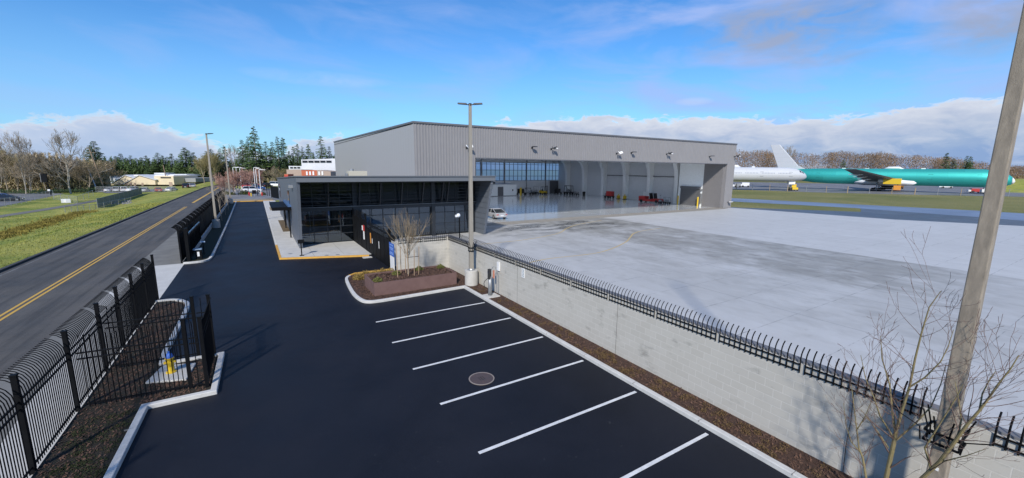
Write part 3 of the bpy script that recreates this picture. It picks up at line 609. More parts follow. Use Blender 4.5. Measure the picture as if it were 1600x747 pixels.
tag(MB().prism([(-3.62, 17.1), (-2.5, 16.7), (-2.35, 18.0), (-3.35, 18.35)], .05, .13).build('concrete_pad', M['sidewalk'], bevel=.02), 'square concrete pad under the yellow fire hydrant', 'concrete pad')
# ------------------------------------------------------------------ block wall + spiked panels
t0 = thing('block_wall', 'long pale concrete block retaining wall with dark coping between parking and apron', 'wall', (11.5, 0, 0))
wl = [(11.6, -12), (11.6, 27.4), (7.75, 27.4)]
MB().wallstrip(wl, -.1, .1, -.02, 2.36).build('wall', M['block'], t0, world=True)
MB().wallstrip([(11.68, -12), (11.68, 27.5), (7.75, 27.5)], -.12, .12, 2.36, 2.41).build('coping', mat('dark_coping', (.17, .17, .18), .7, col2=(.13, .13, .135), scale=2), t0, world=True)
mb = MB()
for y in (18.0, 10.8): mb.box(11.492, y-.005, 0, 11.505, y+.005, 2.12)
mb.build('control_joints', mat('joint_dark', (.10, .10, .095), .9), t0, world=True)
def spikes(A, B, out, label, group, panels):
    A = Vector((*A, 0)); B = Vector((*B, 0)); L = (B-A).length; d = (B-A)/L; o = Vector((*out, 0)); pl = L/panels
    t0 = thing('security_spike_fence', label, 'fence', (A.x, A.y, 2.14), 0, group)
    for i in range(panels):
        mb = MB(); a = d*(i*pl+.05); b_ = d*((i+1)*pl-.07)
        for z in (.04, .20): mb.bar(a+Vector((0, 0, z)), b_+Vector((0, 0, z)), .025, .032)
        n = int((b_-a).length/.15)
        for k in range(n+1):
            p = a+(b_-a)*k/n
            mb.path([p+Vector((0, 0, z))+o*x for z, x in ((-.02, 0), (.25, 0), (.38, -.01), (.48, .01), (.57, .06), (.64, .13))], .016, 4)
        mb.build('spike_panel', M['black'], t0)
        if i and False: MB().box(*(d*i*pl+Vector((-.015, -.015, -.02))), *(d*i*pl+Vector((.015, .015, .22)))).build('bracket', M['metal_grey'], t0)
    return t0
spikes((11.475, 27.3), (11.475, 2.15), (1, 0), 'row of black curved security spikes along the long block wall', 'security spikes on the wall', 11)
spikes((11.475, 1.25), (11.475, -6), (1, 0), 'black security spikes on the wall right of the tall weathered pole', 'security spikes on the wall', 3)
spikes((7.85, 27.27), (11.4, 27.27), (0, 1), 'short row of black security spikes on the return wall behind the planter', 'security spikes on the wall', 2)
tag(MB().box(11.47, 17.3, 1.62, 11.495, 17.56, 2.12).build('small_sign', M['white']), 'small white sign with grey text lines on the long block wall', 'sign')
sg = bpy.data.objects[-1] if False else [o for o in C.objects if o.name == 'small_sign'][0]
mb = MB(); [mb.box(11.464, 17.34, 1.70+k*.08, 11.469, 17.34+.15-.03*(k % 2), 1.725+k*.08) for k in range(5)]; mb.build('text_lines', mat('green_grey_print', (.12, .2, .2), .7), sg)
# light poles
def sqpole(z0, z1, a0, a1): return MB().add([(x*a, y*a, z) for z, a in ((z0, a0), (z1, a1)) for x, y in ((-1, -1), (1, -1), (1, 1), (-1, 1))], [(0, 3, 2, 1), (4, 5, 6, 7), (0, 1, 5, 4), (1, 2, 6, 5), (2, 3, 7, 6), (3, 0, 4, 7)])
def light_pole(label, x, y, zb, ztop, heads, mt='pole', r0=.15, r1=.085, base=True, group='tall parking lot light poles', basez=.95):
    t0 = thing('light_pole', label, 'light pole', (x, y, zb), 0, group)
    sqpole(basez if base else 0, ztop-zb, r0, r1).build('pole', M[mt], t0, bevel=.018)
    if base:
        MB().cyl(0, 0, 0, basez, .40, n=28).build('concrete_base', M['base_conc'], t0, bevel=.03)
        MB().box(-.2, -.2, basez, .2, .2, basez+.03).cyl(0, 0, basez+.03, basez+.10, .2, .17).build('base_plate', M['metal_grey'], t0)
    for hx, hy in heads:
        d = Vector((hx, hy, 0)); s = Vector((-hy, hx, 0)); mb = MB(); z = ztop-zb+.02
        mb.bar(Vector((0, 0, z-.04)), d*.25+Vector((0, 0, z-.02)), .06, .06)
        mb.add([d*.2-s*.1+Vector((0, 0, z-.05)), d*.2+s*.1+Vector((0, 0, z-.05)), d*.72+s*.17+Vector((0, 0, z)), d*.72-s*.17+Vector((0, 0, z)), d*.2-s*.09+Vector((0, 0, z+.05)), d*.2+s*.09+Vector((0, 0, z+.05)), d*.70+s*.15+Vector((0, 0, z+.06)), d*.70-s*.15+Vector((0, 0, z+.06))],
               [(0, 3, 2, 1), (4, 5, 6, 7), (0, 1, 5, 4), (1, 2, 6, 5), (2, 3, 7, 6), (3, 0, 4, 7)])
        mb.build('lamp_head', M['off_dark'], t0, bevel=.01)
    MB().cyl(0, 0, ztop-zb-.08, ztop-zb+.06, r1*1.15).build('cap', M['off_dark'], t0)
    return t0
hd = (RT.x, RT.y)
light_pole('tall grey light pole with two dark heads on a round concrete base behind the planter', 10.95, 22.45, .07, 10.85, [hd, (-hd[0], -hd[1])], r0=.125, r1=.075)
light_pole('grey light pole with one head in the bed behind the screened street fence', -4.25, 58.8, .07, 10.75, [hd], r0=.12, r1=.075)
light_pole('farther grey light pole with round base near the end of the driveway', -4.3, 96.2, .07, 10.6, [(-hd[0], -hd[1])], r0=.12, r1=.075)
tp = light_pole('tall weathered tapered pole rising out of frame at the right edge', 10.83, 1.72, .07, 13.5, [hd], mt='pole_dark', r0=.135, r1=.075, base=True)
MB().box(-.15, -.05, 1.02, -.125, .05, 1.22).build('cover_plate', mat('blue_grey_plate', (.30, .38, .5), .4), tp, bevel=.01)
MB().box(-.15, -.03, 1.5, -.12, .03, 1.56).build('small_plate', M['white'], tp)
t0 = thing('anti_climb_collar', 'black spiked anti climb collar around the weathered pole by the wall', 'collar', (10.83, 1.72, 2.14))
mb = MB()
for z in (0., .2):
    for a, b_ in (((-.24, -.24), (.24, -.24)), ((.24, -.24), (.24, .24)), ((.24, .24), (-.24, .24)), ((-.24, .24), (-.24, -.24))): mb.bar((*a, z), (*b_, z), .03, .04)
mb.build('frame', M['black'], t0)
for dx, dy in ((-.24, -.1), (-.24, .1), (-.1, -.24), (.1, -.24), (-.1, .24), (.1, .24), (-.3, .3), (-.3, -.3)):
    e = 2.1 if abs(dx) == .3 else 1.35
    MB().path([(dx*.9, dy*.9, -.02), (dx, dy, .25), (dx*e, dy*e, .55)], .013, 4).build('spike', M['black'], t0)
MB().bar((.24, -.2, .1), (.66, -.2, .1), .03, .04).bar((.24, .2, .1), (.66, .2, .1), .03, .04).build('arm', M['black'], t0)
t0 = thing('anti_climb_collar', 'black spiked anti climb collar around the grey pole behind the planter', 'collar', (10.95, 22.45, 2.2))
mb = MB(); [mb.cyl(0, 0, z, z+.05, .19, n=12) for z in (0, .2)]; mb.build('frame', M['black'], t0)
for k in range(8): a = k*math.pi/4; MB().path([(.18*math.cos(a), .18*math.sin(a), 0), (.2*math.cos(a), .2*math.sin(a), .35), (.36*math.cos(a), .36*math.sin(a), .62)], .014, 4).build('spike', M['black'], t0)
# EV charger
t0 = thing('ev_charger', 'grey electric vehicle charging pedestal with black head and hose by the wall', 'ev charger', (10.85, 19.85, .1))
MB().cyl(0, 0, .03, 1.15, .12, .09, n=20).build('pedestal', M['metal_grey'], t0, smooth=True)
MB().box(-.13, -.09, .95, .05, .09, 1.55).build('head', M['rubber'], t0, bevel=.04)
MB().box(-.135, -.06, 1.30, -.13, .06, 1.45).build('screen', mat('dark_screen', (.02, .03, .05), .2), t0)
MB().path([(-.12, .05, 1.0), (-.3, .1, .85), (-.34, .1, .7), (-.28, .1, .5), (-.22, .05, .45)], .018, 6).build('hose', M['rubber'], t0)
MB().path([(.05, -.05, 1.5), (.12, -.15, 1.7), (.2, -.25, 1.68), (.24, -.3, 1.5), (.26, -.3, .2)], .02, 6).build('conduit', M['metal_grey'], t0)
MB().box(.56, -.0, 1.35, .64, .22, 1.85).build('wall_box', M['white'], t0)
MB().box(.16, -.12, 1.0, .22, -.02, 1.45).build('handle_holster', mat('salmon_plastic', (.5, .2, .13), .5), t0)
tag(MB().box(10.5, 19.45, .05, 11.3, 20.15, .12).build('concrete_pad', M['sidewalk'], bevel=.015), 'small concrete pad under the charging pedestal', 'concrete pad')
# camera mast
t0 = thing('camera_mast', 'slim black mast with white camera globe on the far side of the wall corner', 'camera mast', (12.8, 28.2, 0))
MB().cyl(0, 0, 0, 3.6, .045, n=10).build('mast', M['black'], t0); MB().bar((0, 0, 3.6), (-.25, 0, 3.7), .05, .05).build('arm', M['white'], t0)
lathe([(.01, 0), (.12, .06), (.15, .16), (.11, .27), (.04, .30)], 14, (-.08, 0, 3.58)).build('camera_globe', M['white'], t0, smooth=True); MB().box(-.32, -.06, 3.62, -.18, .08, 3.78).build('floodlight', M['white'], t0)
# ------------------------------------------------------------------ planter
t0 = thing('planter_box', 'long low weathering steel planter filled with bark mulch', 'planter', (7.7, 24.2, .07))
x0, x1, y0, y1 = 5.2, 10.2, 23.0, 25.4
mb = MB()
for a in ((x0, y0, x1, y0+.05), (x0, y1-.05, x1, y1), (x0, y0+.05, x0+.05, y1-.05), (x1-.05, y0+.05, x1, y1-.05)): mb.box(a[0], a[1], .06, a[2], a[3], .82)
mb.build('steel_side', M['steel_rust'], t0, world=True)
MB().box(x0+.05, y0+.05, .5, x1-.05, y1-.05, .74).build('soil', M['mulch'], t0, world=True)
mb = chips('bark_chips', 3200, lambda r: (r.uniform(x0+.08, x1-.08), r.uniform(y0+.08, y1-.08)), .745, 3, M['chip'], .03, .07)
def shrub(label, x, y, z, r, h, mt, seed, group, n=420, s=.07):
    rr = random.Random(seed); mb = MB(); tufts(mb, rr, 0, 0, 0, r, h, n, s)
    for k in range(7): a = rr.uniform(0, 6.28); mb.path([(0, 0, 0), (r*.6*math.cos(a), r*.6*math.sin(a), h*.7)], .006, 3)
    o = mb.build('low_shrub', M[mt]); o.location = (x, y, z); return tag(o, label, 'shrub', group)
for i, (x, y, mt_, lb) in enumerate(((5.55, 23.6, 'shrub', 'yellow green shrub at the left front corner of the steel planter'), (6.9, 24.6, 'shrub', 'yellow green shrub left of the staked tree in the planter'), (8.5, 25.0, 'shrub', 'green shrub right of the staked tree at the back of the planter'), (9.9, 24.9, 'shrub', 'yellow green shrub at the right back corner of the planter'))):
    shrub(lb, x, y, .74, .26, .26, mt_, 20+i, 'shrubs in the steel planter')
for i, (x, y, lb) in enumerate(((5.25, 27.3, 'leftmost ochre shrub of the row behind the planter'), (5.75, 27.6, 'ochre shrub second from left in the row behind the planter'), (6.3, 27.5, 'middle ochre shrub in the row behind the planter'), (6.85, 27.7, 'fourth ochre shrub in the row behind the planter'), (7.35, 27.5, 'rightmost ochre shrub of the row, beside the gate'))):
    shrub(lb, x, y, .07, .42, .42, 'shrub_y', 40+i, 'ochre shrubs behind the planter', n=700)
# ------------------------------------------------------------------ bare trees
def grow(rnd, segs, p, d, L, r, lvl, maxl, cfg):
    n = cfg['seg']; pts = [p.copy()]; rs = [r]; q = p.copy(); dd = d.copy(); r_end = r*cfg.get('taper', .55)
    kids = []
    for i in range(n):
        dd = (dd + Vector((rnd.gauss(0, 1), rnd.gauss(0, 1), rnd.gauss(0, 1)))*cfg['wob'] + Vector((0, 0, cfg['up']))).normalized()
        q = q + dd*(L/n); pts.append(q.copy()); rs.append(r+(r_end-r)*(i+1)/n); kids.append((q.copy(), dd.copy(), rs[-1], (i+1)/n))
    segs.append((pts, rs, lvl))
    if lvl >= maxl: return
    nc = cfg['nc'][min(lvl, len(cfg['nc'])-1)]
    for k in range(nc):
        i = rnd.randint(max(0, int(n*cfg['start'])), n-1); bp_, bd, br_, u = kids[i]
        if k == 0: bp_, bd, br_, u = kids[-1]
        a = rnd.uniform(0, 2*math.pi); ref = bd.orthogonal().normalized(); ax = Matrix.Rotation(a, 3, bd) @ ref
        sp__ = rnd.uniform(*cfg['spread'])*(.35 if k == 0 else 1)
        nd = (bd*math.cos(sp__)+ax*math.sin(sp__)).normalized()
        grow(rnd, segs, bp_, nd, L*rnd.uniform(*cfg['lr'])*(1.1-.3*u), br_*cfg['rr'], lvl+1, maxl, cfg)
def bare_mesh(name, seed, hgt, r, maxl, cfg, mats, sides=(8, 6, 4, 3, 3, 3), d0=(0, 0, 1), trunk=.3, parent=None, minr=.004):
    rnd = random.Random(seed); segs = []
    grow(rnd, segs, Vector((0, 0, 0)), Vector(d0).normalized(), hgt*trunk, r, 0, maxl, cfg)
    a, b_ = MB(), MB()
    for pts, rs, l in segs: (a if l <= cfg.get('woody', 1) else b_).path(pts, [max(q, minr) for q in rs], sides[min(l, 5)], cap=False)
    return a, b_
# planter tree (vase shape)
t0 = thing('staked_bare_tree', 'young bare vase shaped tree held by wooden stakes in the steel planter', 'tree', (7.55, 24.25, .74))
cfg = dict(seg=4, wob=.06, up=.07, nc=(0, 4, 4, 4), start=.1, spread=(.2, .5), lr=(.6, .85), rr=.72, taper=.6, woody=1)
rnd = random.Random(77); segs = []
tk, tw = MB(), MB(); tk.path([(0, 0, 0), (.02, 0, .6), (0, 0, 1.05)], [.05, .04, .038], 8)
for k in range(14):
    a = k*.72+rnd.uniform(-.3, .3); s_ = rnd.uniform(.12, .48); grow(rnd, segs, Vector((0, 0, .85+.05*k*.5)), Vector((math.cos(a)*s_, math.sin(a)*s_, 1)).normalized(), rnd.uniform(1.25, 1.6), .022, 1, 3, cfg)
for pts, rs, l in segs: (tk if l <= 1 else tw).path(pts, [max(q, .0055) for q in rs], 5 if l <= 1 else 3, cap=False)
tk.build('trunk', M['bark_pale'], t0); tw.build('crown', mat('beige_twigs', (.26, .20, .12), .9, col2=(.2, .15, .10), scale=5), t0)
for k, (a, b_) in enumerate((((-.75, -.35, 0), (-.62, .25, 1.9)), ((.55, -.3, 0), (.62, -.3, 1.75)), ((.25, -.38, 0), (.3, -.34, 1.6)), ((-.1, -.35, 0), (-.12, -.3, 1.75)), ((.0, .5, 0), (0, .5, 1.7)), ((-.3, .5, 0), (-.3, .48, 1.7)))):
    tag(MB().path([Vector(a)+t0.location, Vector(b_)+t0.location], .022, 6).build('tree_stake', M['stake']), ['leaning wooden stake left of the planter tree', 'rightmost upright wooden stake of the planter tree', 'second stake from the right by the planter tree', 'wooden stake directly in front of the planter tree trunk', 'wooden stake behind the planter tree trunk, right one', 'wooden stake behind the planter tree trunk, left one'][k], 'stake', 'stakes around the planter tree')
mb = MB(); mb.bar((-.15, -.32, 1.15), (.6, -.3, 1.15), .02, .03).build('tree_tie', M['rubber'], t0)
# two young maples, near right
def maple(label, x, y, seed, segs_def, r=.04):
    t0 = thing('young_maple', label, 'tree', (x, y, .07), 0, 'young bare maples by the block wall')
    rnd = random.Random(seed); tk, tw = MB(), MB(); segs = []
    cfg = dict(seg=5, wob=.07, up=.05, nc=(0, 0, 2, 2, 1), start=.15, spread=(.4, .85), lr=(.38, .62), rr=.55, taper=.45, woody=1)
    for pts, ra, rb in segs_def:
        n = len(pts); tk.path([Vector(p) for p in pts], [ra+(rb-ra)*i/(n-1) for i in range(n)], 8, cap=False)
        for i in range(1, n):
            a, b_ = Vector(pts[i-1]), Vector(pts[i]); dd = (b_-a).normalized(); rr = ra+(rb-ra)*i/(n-1)
            for k in range(3 if rr < .025 else 2):
                if rr > .034 and i < 2: continue
                q = a+(b_-a)*rnd.random(); ax = Matrix.Rotation(rnd.uniform(0, 6.28), 3, dd) @ dd.orthogonal().normalized(); s_ = rnd.uniform(.5, 1.0)
                grow(rnd, segs, q, (dd*math.cos(s_)+ax*math.sin(s_)).normalized(), rnd.uniform(.35, .85), rr*.42, 2, 4, cfg)
    for pts, rs, l in segs: tw.path(pts, [max(q, .0026) for q in rs], 4, cap=False)
    tk.build('trunk', M['bark_green'], t0); tw.build('crown', M['bark_red'], t0); return t0
def w2(px, py, X):
    d = R2*((px-800)/FPX) + D2*((py-373.5)/FPX) + FW; t_ = X/d.x; return Vector((X, d.y*t_, H+d.z*t_))
def stem(pxs, ref): return [tuple(w2(a, b_, X)-Vector(ref)) for a, b_, X in pxs]
A0 = w2(1378, 775, 10.75); A0.z = .07
ra = (A0.x, A0.y, .07)
maple('young bare maple with yellowish trunk left of the weathered pole', A0.x, A0.y, 3, [
    ([(0, 0, 0)]+stem([(1385, 745, 10.75), (1397, 690, 10.75), (1399, 678, 10.74)], ra), .045, .034),
    (stem([(1399, 678, 10.74), (1410, 640, 10.7), (1421, 605, 10.65), (1430, 560, 10.6), (1440, 520, 10.55), (1452, 480, 10.5), (1470, 455, 10.5)], ra), .028, .006),
    (stem([(1399, 678, 10.74), (1394, 640, 10.8), (1390, 600, 10.85), (1378, 560, 10.9), (1376, 525, 10.9)], ra), .024, .006),
    (stem([(1395, 682, 10.74), (1375, 650, 10.7), (1365, 620, 10.6), (1352, 590, 10.6), (1345, 555, 10.6)], ra), .018, .005),
    (stem([(1421, 605, 10.65), (1445, 590, 10.6), (1470, 565, 10.5), (1482, 540, 10.5), (1490, 515, 10.5)], ra), .016, .004),
    (stem([(1400, 688, 10.74), (1430, 662, 10.85), (1455, 635, 10.9), (1470, 600, 10.95), (1478, 570, 10.95)], ra), .018, .005),
    (stem([(1388, 700, 10.75), (1370, 672, 10.6), (1345, 640, 10.5)], ra), .014, .004)], .045)
B0 = w2(1425, 790, 10.65); B0.z = .07; rb_ = (B0.x, B0.y, .07)
maple('young bare maple leaning right in front of the weathered pole', B0.x, B0.y, 9, [
    ([(0, 0, 0)]+stem([(1440, 748, 10.6), (1468, 722, 10.5), (1492, 690, 10.45), (1510, 665, 10.4), (1530, 642, 10.4), (1545, 622, 10.4), (1560, 600, 10.35), (1580, 575, 10.3), (1592, 555, 10.3)], rb_), .038, .006),
    (stem([(1495, 690, 10.45), (1502, 655, 10.5), (1498, 625, 10.55), (1492, 595, 10.6)], rb_), .018, .004),
    (stem([(1530, 642, 10.4), (1535, 615, 10.5), (1548, 590, 10.55), (1556, 580, 10.6)], rb_), .014, .004),
    (stem([(1455, 735, 10.55), (1445, 700, 10.5), (1470, 660, 10.45), (1495, 620, 10.4), (1505, 600, 10.4)], rb_), .02, .004),
    (stem([(1470, 722, 10.5), (1510, 712, 10.3), (1545, 700, 10.2)], rb_), .013, .003)], .038)
C0 = w2(1352, 790, 10.7); C0.z = .07; rc = (C0.x, C0.y, .07)
maple('slim bare maple sapling left of the yellowish maple by the wall', C0.x, C0.y, 13, [
    ([(0, 0, 0)]+stem([(1353, 745, 10.7), (1348, 715, 10.7), (1342, 700, 10.68), (1338, 665, 10.65), (1333, 625, 10.6), (1330, 600, 10.6)], rc), .028, .005),
    (stem([(1345, 708, 10.7), (1330, 690, 10.6), (1322, 665, 10.5), (1318, 630, 10.5)], rc), .014, .004),
    (stem([(1340, 670, 10.65), (1352, 650, 10.6), (1362, 625, 10.6)], rc), .012, .003)], .028)
t0 = tag(MB().path([w2(1317, 737, 11.46), w2(1322, 695, 11.46), w2(1330, 655, 11.45), w2(1334, 612, 11.44)], .008, 4).build('hanging_cable', M['rubber']), 'thin dark cable hanging down the block wall from the spikes', 'cable')
# ------------------------------------------------------------------ yard gate
t0 = thing('yard_gate', 'black solid panelled sliding gate between the driveway and the apron', 'gate', (7.8, 29.3, 0))
MB().box(-.04, 0, .1, .04, 7.1, 2.15).build('leaf', M['black_panel'], t0)
mb = MB(); [mb.box(-.06, y-.03, .1, -.04, y+.03, 2.15) for y in (.05, 1.2, 2.4, 3.6, 4.8, 6, 7.05)]
mb.box(-.055, 0, .1, -.035, 7.1, .2).box(-.055, 0, 2.05, -.035, 7.1, 2.15); mb.build('frame', M['black'], t0)
mb = MB()
for k in range(50): mb.path([(0, .1+k*.14, 2.1), (0, .1+k*.14, 2.4), (.08, .1+k*.14, 2.58), (.2, .1+k*.14, 2.68)], .011, 3)
mb.build('top_spikes', M['black'], t0)
MB().box(.3, -1.5, 2.25, .42, 7.6, 2.37).build('guide_rail', M['off_dark'], t0)
for nm, y, z0_, z1_, dy, mt_ in (('orange_notice', 5.2, 1.05, 1.9, .28, 'orange_obj'), ('white_notice', 4.75, 1.1, 1.5, .13, 'white'), ('white_notice', 2.6, 1.05, 1.6, .13, 'white')):
    MB().box(-.075, y, z0_, -.062, y+dy, z1_).build(nm, M[mt_], t0)
t0 = thing('yard_fence', 'taller black fence panel with notices between gate and office glass', 'fence', (7.8, 36.5, 0))
MB().box(-.04, .15, .15, .04, 5.3, 2.7).build('screen', M['black_panel'], t0)
for y in (0, 1.8, 3.5, 5.3): MB().box(-.07, y-.06, 0, .07, y+.06, 3.3).build('post', M['black'], t0)
mb = MB(); [mb.path([(0, .2+k*.14, 2.7), (0, .2+k*.14, 3.05), (.15, .2+k*.14, 3.25)], .011, 3) for k in range(36)]; mb.build('top_spikes', M['black'], t0)
MB().box(-.095, .45, 1.0, -.05, .75, 1.9).build('white_notice', M['white'], t0); MB().box(-.095, .95, 1.75, -.05, 1.2, 2.15).build('white_notice', M['white'], t0)
MB().box(-.096, .35, 1.75, -.05, .75, 2.25).build('red_notice', M['red_obj'], t0)
t0 = thing('gate_post', 'dark steel gate post at the near end of the black sliding gate', 'post', (7.75, 28.9, 0)); MB().box(-.08, -.08, 0, .08, .08, 3.0).build('post', M['black'], t0); MB().box(-.05, -1.2, 2.25, .05, -.1, 2.6).build('guide_box', M['black'], t0)
t0 = thing('entry_sign', 'blue and white upright sign with text lines by the gate end', 'sign', (7.6, 27.5, .07))
MB().box(-.015, -.05, 1.15, .015, 1.0, 2.05).build('blue_panel', M['blue_obj'], t0); MB().box(-.015, -.05, .1, .015, .9, 1.148).build('white_panel', M['white'], t0)
mb = MB(); [mb.box(-.021, .05, z, -.016, .9-.1*(k % 3), z+.035) for k, z in enumerate((1.28, 1.38, 1.6, 1.7, 1.9))]; mb.build('text_lines', mat('pale_blue_print', (.35, .5, .8), .6), t0)
MB().box(.016, .0, 0, .06, .06, 2.05).box(.016, .85, 0, .06, .91, 2.05).build('legs', M['metal_grey'], t0)
# ------------------------------------------------------------------ office building
XO0, XO1, YG = 3.0, 21.2, 42.1
t0 = thing('office_building', 'low dark glazed office building with grey sloping fins in front of the hangar', 'building', (XO0, YG, 0)); OF = t0
bw = lambda mb, n, m_, **k: mb.build(n, M[m_] if isinstance(m_, str) else m_, t0, world=True, **k)
rz = lambda y: 6.38-(y-38.3)*.027
prf = [(YG+4.7, 0), (40.1, 0), (38.3, 6.0), (38.3, 6.35), (YG+4.7, rz(YG+4.7)-.03)]
fx = lambda u, v, w_: (w_, u, v)
bw(MB().prism(prf, XO0-.12, XO0+.12, fx), 'side_fin', 'off_grey'); bw(MB().prism(prf, XO1-.12, XO1+.12, fx), 'side_fin', 'off_grey')
mb = MB(); 
for k in range(12): mb.box(XO1-.14, 40.1-1.8*(k/12)-.06, .3+k*.48, XO1+.14, 40.1-1.8*(k/12)+.02, .46+k*.48)
bw(mb, 'fin_trim', 'off_fascia')
mb = MB(); [mb.box(XO1-.135, 38.6+1.6*(1-k/9)*.9, .55+k*.6, XO1-.121, YG-.05, .57+k*.6) for k in range(9)]; bw(mb, 'fin_panel_joints', 'off_dark')
bw(MB().box(XO0-.14, 38.15, 5.95, XO1+.3, 38.3, 6.38), 'fascia', 'off_fascia')
rm = MB()
for xa, xb, ya, yb in ((XO0-.2, XO1+.35, 38.05, 46.9), (XO0-.2, 15.7, 46.9, 72.1)): rm.prism([(ya, rz(ya)), (yb, rz(yb)), (yb, rz(yb)+.09), (ya, rz(ya)+.09)], xa, xb, fx)
bw(rm, 'roof', 'off_fascia')
bw(MB().box(XO0+.13, 38.32, 5.9, XO1-.13, YG+.2, 5.95), 'soffit', 'off_dark')
bw(MB().prism([(46.85, 0), (72, 0), (72, rz(72)-.01), (46.85, rz(46.85)-.01)], XO0-.1, XO0+.1, fx), 'side_wall', mat('office_side_cladding', (.13, .145, .17), .5, col2=(.11, .125, .15), scale=1, stretch=(1, 6, .3)))
bw(MB().box(XO0+.11, 71.8, 0, 15.6, 72, rz(72)-.02), 'back_wall', 'off_grey')
bw(MB().box(XO1-.13, 46.81, 0, XO1+.13, 46.95, 6.1), 'side_wall', 'off_grey')
# interior
bw(MB().box(XO0+.15, YG+.1, .1, XO1-.15, 46.8, .14).box(XO0+.15, 46.8, .1, 15.6, 71.7, .14), 'floor', mat('office_floor', (.32, .32, .31), .35))
bw(MB().box(XO0+.15, 46.6, .14, XO1-.15, 46.75, 5.9), 'inner_wall', mat('office_inner_wall', (.20, .21, .22), .7, col2=(.14, .15, .155), scale=.4))
bw(MB().box(XO0+.15, YG+1.6, 3.2, XO1-.15, 46.6, 3.45), 'mezzanine', mat('mezzanine', (.10, .105, .11), .6))
mb = MB(); [mb.cyl(x, YG+2, .14, 3.2, .09) for x in (4.2, 6.9, 9.6, 12.4, 18.2)]; bw(mb, 'inner_column', 'white')
mb = MB(); [mb.box(x, YG+2.6, .14, x+1.5, YG+3.3, .88) for x in (4.2, 9.2, 12.8, 17.2)]; [mb.box(x+.2, YG+2.9, .9, x+.8, YG+2.93, 1.3) for x in (4.2, 9.2, 12.8, 17.2)]; bw(mb, 'desk', mat('desk_wood', (.2, .19, .17), .5))
mb = MB()
for k in range(10): mb.box(5.2+k*.28, YG+1.2, .14+k*.3, 5.5+k*.28, YG+2.1, .2+k*.3)
bw(mb, 'staircase', 'int_wall')
# glazing: four bays, transoms and mullions
bays = [(3.15, 7.85), (8.2, 15.75), (16.2, 20.95)]
for bi, (a, b_) in enumerate(bays):
    t_ = MB(); t_.add([(a, YG, .15), (b_, YG, .15), (b_, YG, 3.15), (a, YG, 3.15)], [(0, 1, 2, 3)]); bw(t_, 'lower_glazing', 'glass')
    t_ = MB(); t_.add([(a, YG-.15, 3.55), (b_, YG-.15, 3.55), (b_, YG-.15, 5.9), (a, YG-.15, 5.9)], [(0, 1, 2, 3)]); bw(t_, 'upper_glazing', 'glass_up')
    mb = MB(); n = max(2, round((b_-a)/1.25))
    for k in range(n+1):
        x = a+(b_-a)*k/n; mb.box(x-.03, YG-.06, .12, x+.03, YG+.06, 3.2); mb.box(x-.025, YG-.2, 3.5, x+.025, YG-.1, 5.9)
    for z in ((.15, .95, 1.65, 2.35) if bi == 0 else (.15, 1.3, 2.5)): mb.box(a, YG-.055, z-.03, b_, YG+.055, z+.03)
    for z in (4.1, 5.2): mb.box(a, YG-.195, z-.025, b_, YG-.105, z+.025)
    bw(mb, 'mullions', 'off_dark')
bw(MB().box(3.13, YG-.3, 3.15, 20.97, YG+.1, 3.5), 'spandrel', 'off_dark')
bw(MB().box(3.13, YG-.55, 3.5, 20.97, YG-.2, 3.56), 'ledge', 'off_fascia')
for x in (8.02, 15.97): bw(MB().box(x-.2, YG-.35, 0, x+.2, YG+.1, 5.9), 'column', 'off_dark')
for x in (5.6, 8.35, 10.3, 12.4, 14.6, 16.75, 17.35, 19.6):
    bw(MB().add([(x+s, y, z) for s in (-.05, .05) for y, z in ((41.35, 3.6), (41.75, 3.6), (41.0, 5.9), (40.6, 5.9))], [(0, 1, 2, 3), (7, 6, 5, 4), (0, 4, 5, 1), (1, 5, 6, 2), (2, 6, 7, 3), (3, 7, 4, 0)]), 'outrigger_fin', 'off_dark')
mb = MB()
for k in range(7):
    u = k/6; z = 3.75+u*2.0; y = 41.3-u*.7; mb.box(3.13, y-.03, z-.02, 20.97, y+.03, z+.02)
bw(mb, 'sun_louvres', 'off_dark')
# left side features
bw(MB().box(2.55, 42.5, 5.3, 2.9, 43.4, 5.55), 'wall_lamp', 'metal_grey')
for y in (52, 57, 61): bw(MB().box(2.86, y, .12, 2.9, y+1.1, 2.4), 'side_door', 'off_dark')
for y in (48.5, 66): bw(MB().box(2.86, y, 2.9, 2.9, y+2.0, 4.8), 'side_window', 'car_glass')
t1 = thing('entrance_canopy', 'flat black entrance canopy with blue edge on the office side wall', 'canopy', (2.0, 50, 0)); t0 = t1
bw(MB().box(1.25, 46.6, 2.95, 2.88, 55.0, 3.2), 'deck', 'black_panel'); bw(MB().box(2.6, 46.5, 3.2, 2.88, 55.0, 3.4), 'edge_trim', mat('canopy_blue_edge', (.06, .12, .25), .4)); bw(MB().box(1.2, 46.5, 2.92, 1.25, 55.1, 3.25).box(1.25, 46.5, 2.92, 2.88, 46.6, 3.25), 'fascia', 'black')
bw(MB().box(2.6, 46.8, .12, 2.72, 46.92, 2.95).box(2.6, 54.5, .12, 2.72, 54.62, 2.95), 'post', 'black')
t0 = thing('rooftop_unit', 'low beige rooftop unit on the office roof beside the hangar wall', 'rooftop unit', (9.0, 45.0, 6.28)); t1 = t0
MB().box(-.9, -.6, 0, .9, .6, .55).build('casing', mat('beige_casing', (.45, .42, .34), .6), t0, bevel=.02); MB().box(-1.1, -.3, .0, -.95, .3, .3).build('duct', M['metal_grey'], t0); MB().cyl(-.5, 0, .55, .75, .2).build('fan', M['metal_grey'], t0)
t0 = thing('card_pedestal', 'black pedestal post with small head on the walk at the office corner', 'card reader', (2.75, 36.75, .12))
